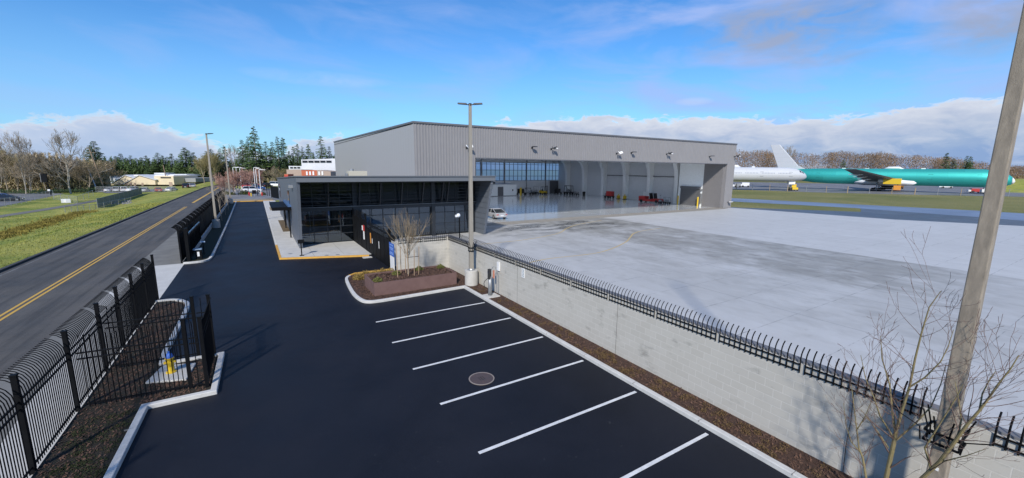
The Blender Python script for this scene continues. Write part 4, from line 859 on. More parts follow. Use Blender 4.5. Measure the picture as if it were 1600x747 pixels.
MB().box(-.04, -.04, 0, .04, .04, 1.0).build('post', M['black'], t0); MB().box(-.22, -.1, 1.0, .22, .1, 1.3).build('head', M['black_panel'], t0, bevel=.02); MB().box(-.15, -.15, 0, .15, .15, .03).build('foot_plate', M['black'], t0)
mb = MB(); 
for i, (x, y) in enumerate(((5.3, 35.75), (4.5, 35.9), (2.0, 38))):
    tag(MB().cyl(x, y, .121, .128, .16, n=16).build('drain_cover', M['metal_grey']), ['small round drain cover on the walk nearest the black gate', 'small round drain cover left of another one on the walk', 'small round drain cover at the office walk corner'][i], 'drain cover', 'round drain covers in the office walk')
# ------------------------------------------------------------------ hangar
HX0, HX1, HY0, HY1, HT = 15.8, 80.1, 47.0, 102.0, 12.3
OX0, OX1, OT = 23.6, 77.6, 8.55
t0 = thing('hangar', 'large grey metal hangar with corrugated front and wide open doorway', 'hangar', (HX0, HY0, 0)); HG = t0
def ribbed(x0, x1, z0, z1, y, pitch=.36, dp=.055, mb=None):
    mb = mb or MB(); xs_ = []; x = x0
    while x < x1-1e-6:
        for u, o in ((0, 0), (.42, 0), (.52, dp), (.90, dp)):
            xx = x+u*pitch
            if xx < x1: xs_.append((xx, y-o))
        x += pitch
    xs_.append((x1, y)); n = len(xs_)
    return mb.add([(a, b_, z0) for a, b_ in xs_]+[(a, b_, z1) for a, b_ in xs_], [(i, i+1, n+i+1, n+i) for i in range(n-1)])
mb = ribbed(HX0, OX0, 0, HT, HY0); ribbed(OX0, OX1, OT, HT, HY0, mb=mb); ribbed(OX1, HX1, 0, HT, HY0, mb=mb); bw(mb, 'front_cladding', 'hang')
bw(MB().box(HX0+.05, HY0+.01, 0, OX0-.002, HY0+.5, HT-.1).box(OX0-.002, HY0+.01, OT, OX1+.002, HY0+.5, HT-.1).box(OX1+.002, HY0+.01, 0, HX1-.05, HY0+.5, HT-.1), 'front_frame', 'hang')
mtS, t, b, V = newmat('hangar_side_cladding'); s_ = t.n('ShaderNodeSeparateXYZ'); t.t.links.new(V, s_.inputs[0])
t.t.links.new(t.mix(t.m('GREATER_THAN', t.m('ABSOLUTE', t.m('SUBTRACT', t.m('FRACT', t.m('MULTIPLY', s_.outputs[1], 1/1.0)), .5)), .47), (.35, .34, .335), (.29, .28, .28)), b.inputs['Base Color']); b.inputs['Roughness'].default_value = .5
bw(MB().add([(HX0, HY0, 0), (HX0, HY1, 0), (HX0, HY1, HT+.45), (HX0, HY0, HT)], [(0, 1, 2, 3)]).add([(HX0+.2, HY0, 0), (HX0+.2, HY1, 0), (HX0+.2, HY1, HT+.4), (HX0+.2, HY0, HT)], [(3, 2, 1, 0)]), 'side_wall', mtS)
bw(MB().box(HX1-.2, HY0+.05, 0, HX1, HY1, HT), 'side_wall', mtS)
bw(MB().bar((HX0-.02, HY0-.09, HT+.02), (HX1+.05, HY0-.09, HT+.02), .14, .2).bar((HX0-.04, HY0-.05, HT+.02), (HX0-.04, HY1, HT+.47), .14, .2), 'parapet_trim', 'hang_trim')
sky_x = [21, 29, 37, 45, 53, 61, 69]; SW = 3.6  # unseen roof openings, added to let more daylight into the hangar
rf, cl = MB(), MB(); pv = HX0
for x in sky_x+[None]:
    e = x if x is not None else HX1
    rf.box(pv, HY0+.52, HT-.2, e, HY1-.02, HT-.1); cl.box(max(pv, HX0+.42), HY0+.52, 10.9, min(e, HX1-.82), HY1-.32, 10.95)
    if x is not None:
        for (ya, yb) in ((HY0+.52, HY0+5), (HY1-5, HY1-.32)): rf.box(x, ya, HT-.2, x+SW, yb, HT-.1); cl.box(x, ya, 10.9, x+SW, yb, 10.95)
        bw(MB().add([(x, HY0+5, HT-.15), (x+SW, HY0+5, HT-.15), (x+SW, HY1-5, HT-.15), (x, HY1-5, HT-.15)], [(0, 1, 2, 3)]), 'added_skylight', 'added_skylight')
        pv = x+SW
bw(rf, 'roof', 'roof'); bw(cl, 'ceiling', 'int_wall')
bw(MB().box(OX0, HY0-.08, OT-.12, OX1, HY0+.6, OT-.002), 'door_header_trim', 'hang_trim')
# door tracks and roof trusses under the header
mb = MB()
for y in (48.5, 50.2, 52): mb.box(OX0, y-.06, 8.72, OX1, y+.06, 8.9)
for x in range(26, 78, 3): mb.box(x-.04, 48.3, 8.9, x+.04, 52.2, 9.0); mb.bar((x, 50, 9.0), (x+1.5, 50, 10.8), .05, .05); mb.bar((x+1.5, 50, 10.8), (x+3, 50, 9.0), .05, .05)
bw(mb, 'door_track', 'hang_trim')
for y in (58, 66, 74, 82, 90):
    mb = MB().box(HX0+.4, y-.12, 9.6, HX1-.4, y+.12, 9.72).box(HX0+.4, y-.12, 10.75, HX1-.4, y+.12, 10.88)
    for x in range(18, 78, 4): mb.bar((x, y, 9.7), (x+2, y, 10.8), .08, .08); mb.bar((x+2, y, 10.8), (x+4, y, 9.7), .08, .08)
    bw(mb, 'roof_truss', 'int_wall')
# back wall with window bays
wz0, wz1 = 3.9, 8.95
wb = [(18, 28), (28.6, 39), (39.6, 50), (50.6, 59.9), (60.4, 67.4), (67.9, 74.3), (74.8, 80.0)]
wb = [(17.5, 26.5), (27, 36), (36.5, 45), (45.5, 52.6), (53.1, 60.0), (60.4, 67.5), (67.8, 74.4), (74.7, 79.6)]
bw(MB().box(HX0+.2, HY1-.3, 0, HX1-.2, HY1, wz0).box(HX0+.2, HY1-.3, wz1, HX1-.2, HY1, HT-.2), 'back_wall', 'int_panel')
mb = MB(); prev = HX0+.2
for a, b_ in wb: mb.box(prev, HY1-.3, wz0, a, HY1, wz1); prev = b_
mb.box(prev, HY1-.3, wz0, HX1-.2, HY1, wz1); bw(mb, 'window_pier', 'int_panel')
for a, b_ in wb:
    wdo = MB(); n = max(3, round((b_-a)/1.3))
    for k in range(n+1): x = a+(b_-a)*k/n; wdo.box(x-.05, HY1-.32, wz0, x+.05, HY1-.2, wz1)
    for z in (wz0, wz0+1.25, wz0+2.9, wz1-.5, wz1): wdo.box(a, HY1-.33, z-.05, b_, HY1-.19, z+.05)
    wo_ = bw(wdo, 'window', mat('window_frame_blue', (.045, .06, .10), .5))
    g_ = MB().add([(a, HY1-.15, wz0), (b_, HY1-.15, wz0), (b_, HY1-.15, wz1), (a, HY1-.15, wz1)], [(0, 1, 2, 3)]); g_.build('pane', M['panel'], wo_, world=False) if False else None
    vs = [(x-HX0, y-HY0, z) for x, y, z in g_.v]; g_.v = vs; g_.build('pane', M['panel'], wo_)
for x in (52.85, 60.2, 67.65, 74.55): bw(MB().box(x-.1, HY1-.5, 0, x+.1, HY1-.34, 10.8), 'wall_post', 'metal_grey')
bw(MB().box(76.2, HY1-.42, 0, 80.0-.2, HY1-.34, 3.7), 'back_roll_door', 'rolldoor')
# right wall liner + rigid frame columns
bw(MB().box(79.4, 57.2, 0, 79.8, HY1-.35, 10.9), 'side_wall_liner', 'int_panel')
bw(MB().box(77.3, 51.5, 0, 79.8, 57.2, 10.9), 'infill_wall', 'int_wall')
bw(MB().box(77.25, HY0+.5, 0, 79.8, 51.5, 10.9), 'door_pocket', 'pocket')
for y in (58.2, 65.7, 73.2, 80.9, 88.5, 96):
    bw(MB().prism([(79.4, 0), (78.3, 0), (78.2, 5.5), (77.9, 7.4), (77.2, 8.8), (76.2, 9.6), (76.2, 10.85), (79.4, 10.85)], y, y+.9, lambda u, v, w_: (u, w_, v)), 'frame_column', 'int_wall')
for y in (59.1, 66.6, 74.1): bw(MB().box(79.2, y, 5.7, 79.39, y+6.6, 5.85), 'wall_rail', 'hang_trim')
d_ = bw(MB().box(77.2, 52.2, .0, 77.29, 56.3, 3.5), 'roll_door', 'rolldoor')
bw(MB().box(77.0, 51.9, 3.5, 77.29, 56.6, 3.95), 'roll_door_hood', 'hang_trim'); [bw(MB().box(77.15, ya, 0, 77.29, ya+.25, 3.5), 'roll_door_guide', 'hang_trim') for ya in (51.95, 56.3)]
bw(MB().box(77.1, 51.55, .6, 77.29, 51.85, 2.6).box(77.1, 51.55, 3.1, 77.29, 51.75, 3.5), 'switch_panel', 'metal_grey')
bw(MB().box(79.3, 67.5, 0, 79.39, 68.4, 2.1), 'personnel_door', 'int_wall')
# left wall of the interior
bw(MB().box(16.05, HY0+.5, 0, 16.2, HY1-.35, 10.9), 'side_wall_liner', 'int_panel')
# flood lights on the fascia
def flood(label, px, py, big, white=False):
    d = R2*((px-800)/FPX) + D2*((py-373.5)/FPX) + FW; k = HY0/d.y
    t0 = thing('wall_floodlight', label, 'floodlight', (d.x*k, HY0-.06, H+d.z*k), 0, 'lights mounted on the hangar front'); mm = M['white'] if white else M['off_dark']
    s = .8 if big else .6
    MB().bar((0, .0, 0), (0, -.5*s, .12), .09, .09).box(-.12, -.02, -.12, .12, .02, .12).build('bracket', M['off_dark'], t0)
    if big:
        for sx in (-1, 1): MB().add([(sx*.05, -.45, .10), (sx*.45, -.75, .25), (sx*.42, -.95, .05), (sx*.05, -.65, -.08), (sx*.05, -.4, .2), (sx*.42, -.7, .36), (sx*.40, -.95, .15), (sx*.05, -.65, .02)], [(0, 1, 2, 3), (4, 7, 6, 5), (0, 4, 5, 1), (1, 5, 6, 2), (2, 6, 7, 3), (3, 7, 4, 0)]).build('lamp_head', M['white'] if white else mm, t0)
        if not white: MB().box(.22, -.98, .02, .42, -.78, .16).build('lens', M['white'], t0)
    else: MB().box(-.3, -.85, .08, .3, -.35, .18).build('lamp_head', mm, t0, bevel=.02)
for lb, px, py, big, wh in (('white camera bracket on the corrugated wall left of the doorway', 729, 231, True, True), ('small dark lamp, leftmost above the hangar doorway', 831, 231, False, False), ('double floodlight beside the leftmost small lamp above the doorway', 861, 233, True, False),
    ('all white double floodlight at the middle of the hangar fascia', 963, 240, True, True), ('small dark lamp right of the white double floodlight', 986, 239, False, False), ('double floodlight between two small lamps, right half of fascia', 1041, 241, True, False),
    ('small dark lamp above the grey door pocket', 1108, 245, False, False), ('double floodlight at the far right corner of the hangar', 1147, 245, True, False), ('small pale fitting low on the right hangar jamb', 1137, 316, False, True)): flood(lb, px, py, big, wh)
# ------------------------------------------------------------------ things in the hangar
def bollard(label, x, y, group, mt_='yellow_obj', h=1.15, r=.11, name='bollard', z=0):
    o = MB().cyl(0, 0, 0, h*.95, r, n=14).cyl(0, 0, h*.95, h, r, r*.5, 14).build(name, M[mt_]); o.location = (x, y, z); return tag(o, label, 'bollard', group)
bollard('yellow bollard on the far side of the grey roll up door', 76.7, 56.7, 'yellow bollards at the roll up door', h=1.9, r=.14); bollard('yellow bollard on the near side of the grey roll up door', 76.7, 52.0, 'yellow bollards at the roll up door', h=1.9, r=.14)
bollard('yellow bollard at the left corner of the small inner room', 60.9, 94.4, 'yellow bollards by the inner room', h=2.2, r=.16); bollard('yellow bollard just right of the small inner room', 61.5, 95, 'yellow bollards by the inner room', h=2.2, r=.16)
t0 = thing('inner_room', 'low white flat roofed room with grey door inside the hangar', 'room', (48, 95, 0))
MB().box(0, 0, 0, 12, 6, 3.1).build('wall', M['int_wall'], t0); MB().box(6.2, -.05, 0, 7.9, -.005, 2.5).build('door', M['hang_trim'], t0); MB().box(-.05, -.05, 3.1, 12.05, 6, 3.18).build('roof', M['metal_grey'], t0); MB().box(10.7, -.04, 1.3, 11.0, -.005, 1.8).build('switch_box', M['black'], t0); MB().box(-.02, -.02, 0, 12.02, -.006, .12).build('skirting', M['hang_trim'], t0)
rnd = random.Random(8)
for i, (x, y, lx, ly, lz, nm, lb) in enumerate(((49.0, 97, 3.0, 2, .5, 'stored_sheeting', 'pale sheeting piled on the roof of the inner room'), (52.5, 97.5, 2.4, 1.6, .5, 'stored_crates', 'dark crates piled on the roof of the inner room'))):
    t0 = thing(nm, lb, 'stored goods', (x, y, 3.18)); m_ = M['white'] if i == 0 else M['rubber']
    MB().box(0, 0, 0, lx, ly, lz).build('stack', m_, t0, bevel=.05); MB().box(.3, .2, lz, lx*.6, ly*.7, lz*1.7).build('top_piece', m_, t0, bevel=.05)
# forklift
t0 = thing('forklift', 'yellow and black forklift parked at the back wall of the hangar', 'forklift', (70.6, 97.0, 0), R(200))
MB().box(-.55, -1.0, .35, .55, .9, 1.0).box(-.55, -1.25, .4, .55, -1.0, 1.15).build('body', M['yellow_obj'], t0, bevel=.06)
mb = MB(); [mb.bar((sx*.5, sy, 1.0), (sx*.45, sy*.8, 2.15), .07, .07) for sx in (-1, 1) for sy in (-.8, .6)]; mb.box(-.5, -.75, 2.15, .5, .6, 2.22); mb.build('overhead_guard', M['rubber'], t0)
MB().box(-.4, 1.0, .1, -.3, 1.1, 2.5).box(.3, 1.0, .1, .4, 1.1, 2.5).box(-.4, 1.0, 1.2, .4, 1.1, 1.3).box(-.4, 1.0, 2.4, .4, 1.1, 2.5).build('mast', M['rubber'], t0)
MB().box(-.35, 1.1, .08, -.25, 2.1, .13).box(.25, 1.1, .08, .35, 2.1, .13).build('forks', M['metal_grey'], t0)
MB().box(-.25, -.5, 1.0, .25, -.1, 1.1).box(-.25, -.55, 1.1, .25, -.45, 1.5).build('seat', M['rubber'], t0)
for sx in (-1, 1):
    for sy, r in ((-.8, .28), (.65, .34)): MB().path([(sx*.42, sy, r), (sx*.62, sy, r)], r, 14).build('wheel', M['rubber'], t0)
# ground support equipment along the back wall and right wall
def cart(label, x, y, rot, kind, mt_, name='equipment_cart', group=None, s=1):
    t0 = thing(name, label, 'equipment', (x, y, 0), rot, group, s); m_ = M[mt_]
    MB().box(-.9, -.45, .35, .9, .45, .5).build('chassis', M['rubber'], t0)
    for sx in (-.6, .6):
        for sy in (-.45, .45): MB().path([(sx, sy-.05, .2), (sx, sy+.05, .2)], .2, 12).build('wheel', M['rubber'], t0)
    if kind == 'box': MB().box(-.85, -.42, .5, .5, .42, 1.35).build('housing', m_, t0, bevel=.05); MB().box(.5, -.3, .5, .8, .3, .95).build('control_box', M['metal_grey'], t0)
    if kind == 'frame':
        mb = MB(); [mb.bar((sx*.8, sy*.4, .5), (sx*.7, sy*.35, 1.7), .05, .05) for sx in (-1, 1) for sy in (-1, 1)]; mb.box(-.75, -.4, 1.65, .75, .4, 1.72); mb.bar((-.8, .4, .5), (.7, .35, 1.7), .04, .04); mb.build('frame', m_, t0); MB().box(-.5, -.3, .5, .4, .3, 1.0).build('pump', M['metal_grey'], t0, bevel=.05)
    if kind == 'tank': MB().path([(-.8, 0, .95), (-.7, 0, .95), (.7, 0, .95), (.8, 0, .95)], [.25, .42, .42, .25], 16).build('tank', m_, t0, smooth=True)
    MB().bar((.9, 0, .4), (1.7, 0, .55), .05, .05).build('tow_bar', M['metal_grey'], t0)
G1 = 'maintenance equipment at the back of the hangar'
cart('black boxed cart nearest the inner room and bollards', 63.2, 97.5, .3, 'box', 'rubber', group=G1, s=1.3); cart('dark framed cart right of the boxed black cart', 65.8, 98, 2.6, 'frame', 'rubber', group=G1, s=1.1)
cart('pale tank cart left of the yellow forklift', 67.8, 98.3, .1, 'tank', 'metal_grey', group=G1); cart('tall thin framed stand left of the forklift', 69.2, 99, 1.2, 'frame', 'metal_grey', name='equipment_stand', group=G1, s=1.3)
cart('large black framed cart right of the dark roll door', 77.0, 93.6, 1.9, 'frame', 'rubber', group=G1, s=1.5); cart('black boxed cart in front of the dark roll door', 75.0, 96.0, .2, 'box', 'rubber', group=G1, s=1.2)
cart('low pale cart with tow bar beside the first frame column', 76.5, 89.5, 1.5, 'tank', 'metal_grey', group=G1, s=.9)
t0 = thing('trash_bin', 'dark cylindrical waste bin beside a white frame column', 'bin', (77.0, 87.0, 0)); MB().cyl(0, 0, 0, 1.1, .35, .42).build('bin', M['rubber'], t0); MB().cyl(0, 0, 1.1, 1.2, .45, .2).build('lid', M['black'], t0)
cart('dark red boxed compressor cart along the right hangar wall', 76.3, 76.6, 1.7, 'box', 'red_obj', name='compressor', s=1.35)
for i, (x, y) in enumerate(((78.4-.9, 74.6), (77.4, 72.4))):
    t0 = thing('wheel_chock_stand', ['yellow rack of wheel chocks, left one by the frame column', 'yellow rack of wheel chocks, right one by the frame column'][i], 'stand', (x, y, 0), 0, 'yellow chock racks')
    MB().box(-.35, -.3, .1, .35, .3, .9).build('rack', M['yellow_obj'], t0, bevel=.08); MB().cyl(0, 0, .9, 1.25, .12).build('handle', M['yellow_obj'], t0); MB().box(-.4, -.35, 0, .4, .35, .1).build('foot', M['rubber'], t0)
# red tow vehicle / lift
t0 = thing('aircraft_tug', 'long low red aircraft tug with two upright black panels', 'tug', (76.0, 63.3, 0), R(98))
MB().box(-2.8, -.9, .25, 2.6, .9, .75).box(1.0, -.9, .75, 2.6, .9, 1.35).build('body', M['red_obj'], t0, bevel=.08)
MB().box(-2.7, -.85, .75, -.8, .85, .9).build('deck', M['red_obj'], t0, bevel=.03)
for x in (-.2, -1.25): MB().add([(x, -.7, .8), (x+.15, -.7, .8), (x+.4, -.7, 2.1), (x+.25, -.7, 2.1), (x, .5, .8), (x+.15, .5, .8), (x+.4, .5, 2.1), (x+.25, .5, 2.1)], [(0, 1, 2, 3), (7, 6, 5, 4), (0, 4, 5, 1), (1, 5, 6, 2), (2, 6, 7, 3), (3, 7, 4, 0)]).build('seat_back', M['rubber'], t0)
for sx in (-2, 1.8):
    for sy in (-.95, .95): MB().path([(sx, sy-.12, .32), (sx, sy+.12, .32)], .32, 14).build('wheel', M['rubber'], t0)
MB().bar((-2.8, 0, .4), (-4.0, 0, .35), .1, .1).build('tow_bar', M['metal_grey'], t0)
cart('small silver and black cart right of the red tug', 75.8, 58.8, 1.7, 'frame', 'metal_grey', s=.85); cart('low grey dolly between the red tug and silver cart', 75.6, 60.4, .4, 'tank', 'metal_grey', s=.6, name='dolly')
t0 = thing('hand_pump', 'thin upright grey jack stand beside the red tug', 'jack stand', (76.2, 60.9, 0)); MB().cyl(0, 0, 0, 1.7, .05).build('column', M['metal_grey'], t0); MB().bar((-.3, 0, .03), (.3, 0, .03), .3, .06).build('foot', M['metal_grey'], t0); MB().bar((-.2, 0, 1.7), (.2, 0, 1.75), .05, .05).build('handle', M['rubber'], t0)
# ------------------------------------------------------------------ vehicles
def car(label, x, y, rot, paint, kind='sedan', group=None, z=0, name=None):
    L = {'sedan': 4.8, 'suv': 4.8, 'pickup': 5.6, 'van': 5.2}[kind]; W = 1.85; hb = {'sedan': .92, 'suv': 1.08, 'pickup': 1.1, 'van': 1.15}[kind]; ht = {'sedan': 1.45, 'suv': 1.75, 'pickup': 1.8, 'van': 2.0}[kind]
    t0 = thing(name or kind.replace('suv', 'sport_utility_car').replace('sedan', 'sedan_car').replace('pickup', 'pickup_truck'), label, 'van' if kind == 'van' else ('pickup truck' if kind == 'pickup' else 'car'), (x, y, z), rot, group)
    # local +x = front
    def ring(xx, wd, zb, zt):
        w_ = wd/2; return [(xx, -w_*.9, zb), (xx, -w_, zb+.12), (xx, -w_, (zb+zt)/2+.08), (xx, -w_*.93, zt-.04), (xx, -w_*.8, zt), (xx, w_*.8, zt), (xx, w_*.93, zt-.04), (xx, w_, (zb+zt)/2+.08), (xx, w_, zb+.12), (xx, w_*.9, zb)]
    st = [(-L/2, W*.8, .38, hb-.12), (-L/2+.15, W*.95, .3, hb-.02), (-L/2+.6, W, .24, hb+.03), (-.6, W, .22, hb), (.7, W, .22, hb-.02), (L/2-.9, W, .24, hb-.12), (L/2-.25, W*.93, .28, hb-.22), (L/2, W*.75, .38, hb-.35)]
    MB().loft([ring(*q) for q in st]).build('body', paint, t0, smooth=False, bevel=.03)
    cab = {'sedan': (-L/2+.40, -L/2+1.6, .35, 1.3), 'suv': (-L/2+.1, -L/2+.45, .5, 1.2), 'pickup': (-.55, -.35, .75, 1.35), 'van': (-L/2+.05, -L/2+.2, 1.1, 1.8)}[kind]
    a, b_, c_, d_ = cab; gw = W*.9
    def q(xx, w_, zz): return [(xx, -w_/2, zz), (xx, w_/2, zz)]
    vs = q(a, gw, hb-.03)+q(d_, gw, hb-.06)+q(c_, gw*.82, ht-.06)+q(b_, gw*.82, ht-.06)
    gl = MB().add(vs, [(0, 2, 4, 6), (1, 7, 5, 3), (0, 6, 7, 1), (2, 3, 5, 4), (6, 4, 5, 7)]).build('windows', M['car_glass'], t0)
    MB().add([(b_-.05, -gw*.41, ht-.07), (b_-.05, gw*.41, ht-.07), (c_+.05, gw*.41, ht-.07), (c_+.05, -gw*.41, ht-.07), (b_+.1, -gw*.38, ht), (b_+.1, gw*.38, ht), (c_-.1, gw*.38, ht), (c_-.1, -gw*.38, ht)], [(0, 1, 2, 3), (7, 6, 5, 4), (0, 4, 5, 1), (1, 5, 6, 2), (2, 6, 7, 3), (3, 7, 4, 0)]).build('roof', paint, t0, bevel=.02)
    mb = MB()
    for s in (-1, 1):
        for (u0, z0_), (u1, z1_) in (((a, hb), (b_, ht-.05)), ((d_, hb-.04), (c_, ht-.05)), (((a+d_)/2, hb-.02), ((b_+c_)/2, ht-.05))): mb.bar((u0, s*gw/2, z0_), (u1, s*gw*.41, z1_), .07, .04)
    mb.build('pillars', paint, t0)
    for sx in (-L/2+.95, L/2-.95):
        for s in (-1, 1):
            wh = MB().path([(sx, s*(W/2-.2), .34), (sx, s*(W/2+.01), .34)], .34, 18).build('wheel', M['rubber'], t0)
            MB().path([(sx, s*(W/2), .34), (sx, s*(W/2+.02), .34)], .2, 12).build('rim', M['metal_grey'], wh)
    for s in (-1, 1):
        MB().box(L/2-.2, s*.5, .55, L/2-.02, s*.78, .68).build('headlight', M['white'], t0); MB().box(-L/2+.0, s*.5, hb-.28, -L/2+.12, s*.84, hb-.14).build('tail_light', M['red_obj'], t0)
    MB().box(-L/2-.02, -.26, .5, -L/2+.02, .26, .62).build('number_plate', M['white'], t0)
    return t0
def paint(n, c, r=.3): return mat('car_paint_'+n, c, r, .2, coat=.5)
PW, PS, PR, PB, PK = paint('white', (.75, .75, .76)), paint('silver', (.42, .43, .45)), paint('red', (.42, .03, .03)), paint('blue', (.04, .09, .25)), paint('black', (.02, .02, .024))
car('silver sedan with red tail lights parked just inside the hangar doorway', 29.9, 53.2, R(86), PS, 'sedan')
CG = 'cars in the lot beyond the driveway'
p = dep(395, 117); car('white sport utility car parked side on beyond the end of the driveway', p.x, p.y, R(3), PW, 'suv', CG)
p = dep(400, 127); car('dark blue pickup truck behind the white sport utility car', p.x, p.y, R(4), PB, 'pickup', CG)
p = dep(391, 140); car('red sport utility car behind the blue pickup in the far lot', p.x, p.y, R(5), PR, 'suv', CG)
p = dep(399, 150); car('second red car farther back in the lot beyond the driveway', p.x, p.y, R(5), PR, 'sedan', CG)
p = dep(418, 142); car('black sport utility car alone right of the white lamp posts', p.x, p.y, R(60), PK, 'suv', CG)
p = dep(436, 150); car('white van at the right end of the far lot behind the office', p.x, p.y, R(-20), PW, 'van', CG)
CG2 = 'cars in front of the low beige building'
for i, (px, pt, kd, lb) in enumerate(((174, PW, 'sedan', 'leftmost white car in front of the beige building'), (184, PS, 'suv', 'silver car second from the left at the beige building'), (193, PW, 'suv', 'white car third from the left at the beige building'), (209, PW, 'pickup', 'white pickup near the middle of the beige building'),
        (226, PS, 'sedan', 'silver car left of the red car at the beige building'), (247, PR, 'sedan', 'single red car in front of the beige building'), (268, PW, 'sedan', 'white car right of the red car at the beige building'), (292, PK, 'suv', 'black car by the grey roofed right end of the beige building'), (300, PS, 'sedan', 'rightmost silver car at the beige building'))):
    p = at(px, 295.0, LOW*.4); p.z = gz(p.x, p.y); car(lb, p.x, p.y, R(70+17*(i % 3)), pt, kd, CG2, z=p.z)
for i, px in enumerate((4, 15)):
    p = at(px, 314, LOW); car(['dark blue pickup at the left edge of the far car park', 'black sedan right of the pickup in the left car park'][i], p.x, p.y, R(5), (PB, PK)[i], ('pickup', 'sedan')[i], 'cars in the left car park', z=LOW)
# ------------------------------------------------------------------ far end of the driveway
def bent_lamp(label, px, D, ztop, s):
    p = dep(px, D); t0 = thing('bent_lamp_post', label, 'lamp post', (p.x, p.y, 0), 0, 'white lamp posts in the far lot'); a = Vector((RT.x, RT.y, 0))*s
    MB().path([(0, 0, 0), (0, 0, ztop-.3), a*.1+Vector((0, 0, ztop-.05)), a*.5+Vector((0, 0, ztop)), a*.9+Vector((0, 0, ztop))], .075, 8).build('post', M['white'], t0); q0 = a*.8+Vector((0, 0, ztop-.06)); MB().bar(q0, q0+a*.9, .3, .1).build('lamp_head', M['white'], t0); MB().cyl(0, 0, 0, .6, .3).build('concrete_base', M['base_conc'], t0)
for i, (px, D, z, s) in enumerate(((368.5, 118, 6.9, 1), (373.5, 126, 6.9, 1), (379, 122, 6.7, 1), (400.5, 122, 6.9, 1), (403.5, 118, 6.6, .9), (408.5, 108, 6.4, 1))):
    bent_lamp(['leftmost white bent lamp post above the pinkish bare tree', 'second white bent lamp post from the left', 'third white bent lamp post, right of the pinkish tree', 'white lamp post behind the bonnet of the white car', 'white lamp post next to the tallest pair in the lot', 'nearest white lamp post beside the red hydrant'][i], px, D, z, s)
for i, (px, x_) in enumerate(((373, 0), (389, 0), (403, 0), (418, 0), (421.5, 0))):
    p = dep(px, 104-i*.2); o = tag(MB().box(-.07, -.07, 0, .07, .07, 3.0).box(-.09, -.09, 3.0, .09, .09, 3.06).build('fence_post', M['black']), ['leftmost black post at the end of the driveway', 'black post behind the red and yellow bollards', 'black post right of the small black sign', 'black post left of the dark screened gate', 'rightmost black post touching the dark screened gate'][i], 'post', 'black posts at the end of the driveway'); o.location = (p.x, p.y, 0)
p = dep(398, 101); t0 = thing('black_sign', 'small black square sign on a post at the end of the driveway', 'sign', (p.x, p.y, 0)); MB().box(-.05, -.05, 0, .05, .05, .6).build('post', M['metal_grey'], t0); MB().box(-.42, -.04, .6, .42, .04, 1.5).build('panel', M['black_panel'], t0)
for px, lb in ((390, 'red hydrant left of the small yellow bollard'), (410, 'red hydrant at the foot of the nearest white lamp post')):
    p = dep(px, 102); t0 = thing('red_hydrant', lb, 'hydrant', (p.x, p.y, .05), 0, 'red hydrants at the end of the driveway'); MB().cyl(0, 0, 0, .75, .14).build('barrel', M['red_obj'], t0); MB().cyl(0, 0, .75, .95, .16, .05).build('bonnet', M['red_obj'], t0); MB().path([(-.25, 0, .5), (.25, 0, .5)], .07, 8).build('nozzle', M['red_obj'], t0)
p = dep(393, 101); bollard('small yellow bollard between red hydrant and black sign', p.x, p.y, 'bollards at the end of the driveway', h=.8, r=.13)
t0 = thing('screened_gate', 'dark screened gate panel left of the office back corner', 'gate', (1.3, 96, 0)); p = dep(424.5, 97); q_ = dep(441, 91); 
MB().bar((p.x-1.3, p.y-96, 1.4), (q_.x-1.3, q_.y-96, 1.4), .06, 2.5).build('screen', M['black_panel'], t0)
for a in (p, q_): MB().box(a.x-1.3-.07, a.y-96-.07, 0, a.x-1.3+.07, a.y-96+.07, 2.9).build('post', M['black'], t0)
# hedge bushes at the end
rnd = random.Random(12)
for i, (px, D, r, h) in enumerate(((352, 108, .9, .9), (357, 107, .8, .8), (364, 106, .7, .7), (380, 107, .8, 1.3), (385, 107, .7, 1.2), (412, 106, .6, .7))):
    p = dep(px, D); mb = MB(); tufts(mb, rnd, 0, 0, 0, r, h, 500, .16); o = tag(mb.build('round_bush', M['hedge']), ['leftmost low green bush at the driveway end', 'second low green bush at the driveway end', 'low bush under the pinkish bare tree', 'taller bush right of the pinkish bare tree', 'bush behind the left red hydrant', 'small bush right of the nearest white lamp post'][i], 'bush', 'bushes at the end of the driveway'); o.location = (p.x, p.y, 0)
# young trees in the far fenced bed
for i, y in enumerate((66, 74, 82)):
    t0 = thing('bare_sapling', ['nearest bare sapling in the bed behind the screened fence', 'middle bare sapling in the bed behind the screened fence', 'farthest bare sapling in the bed behind the screened fence'][i], 'tree', (-4.1, y, .07), 0, 'saplings behind the screened fence')
    cfg = dict(seg=4, wob=.06, up=.08, nc=(6, 4, 3), start=.3, spread=(.3, .8), lr=(.35, .6), rr=.5, taper=.5, woody=0); a, b_ = bare_mesh('x', 50+i, 4.4, .05, 3, cfg, None, trunk=.75, minr=.010); a.build('trunk', M['bark'], t0); b_.build('crown', M['bark'], t0)
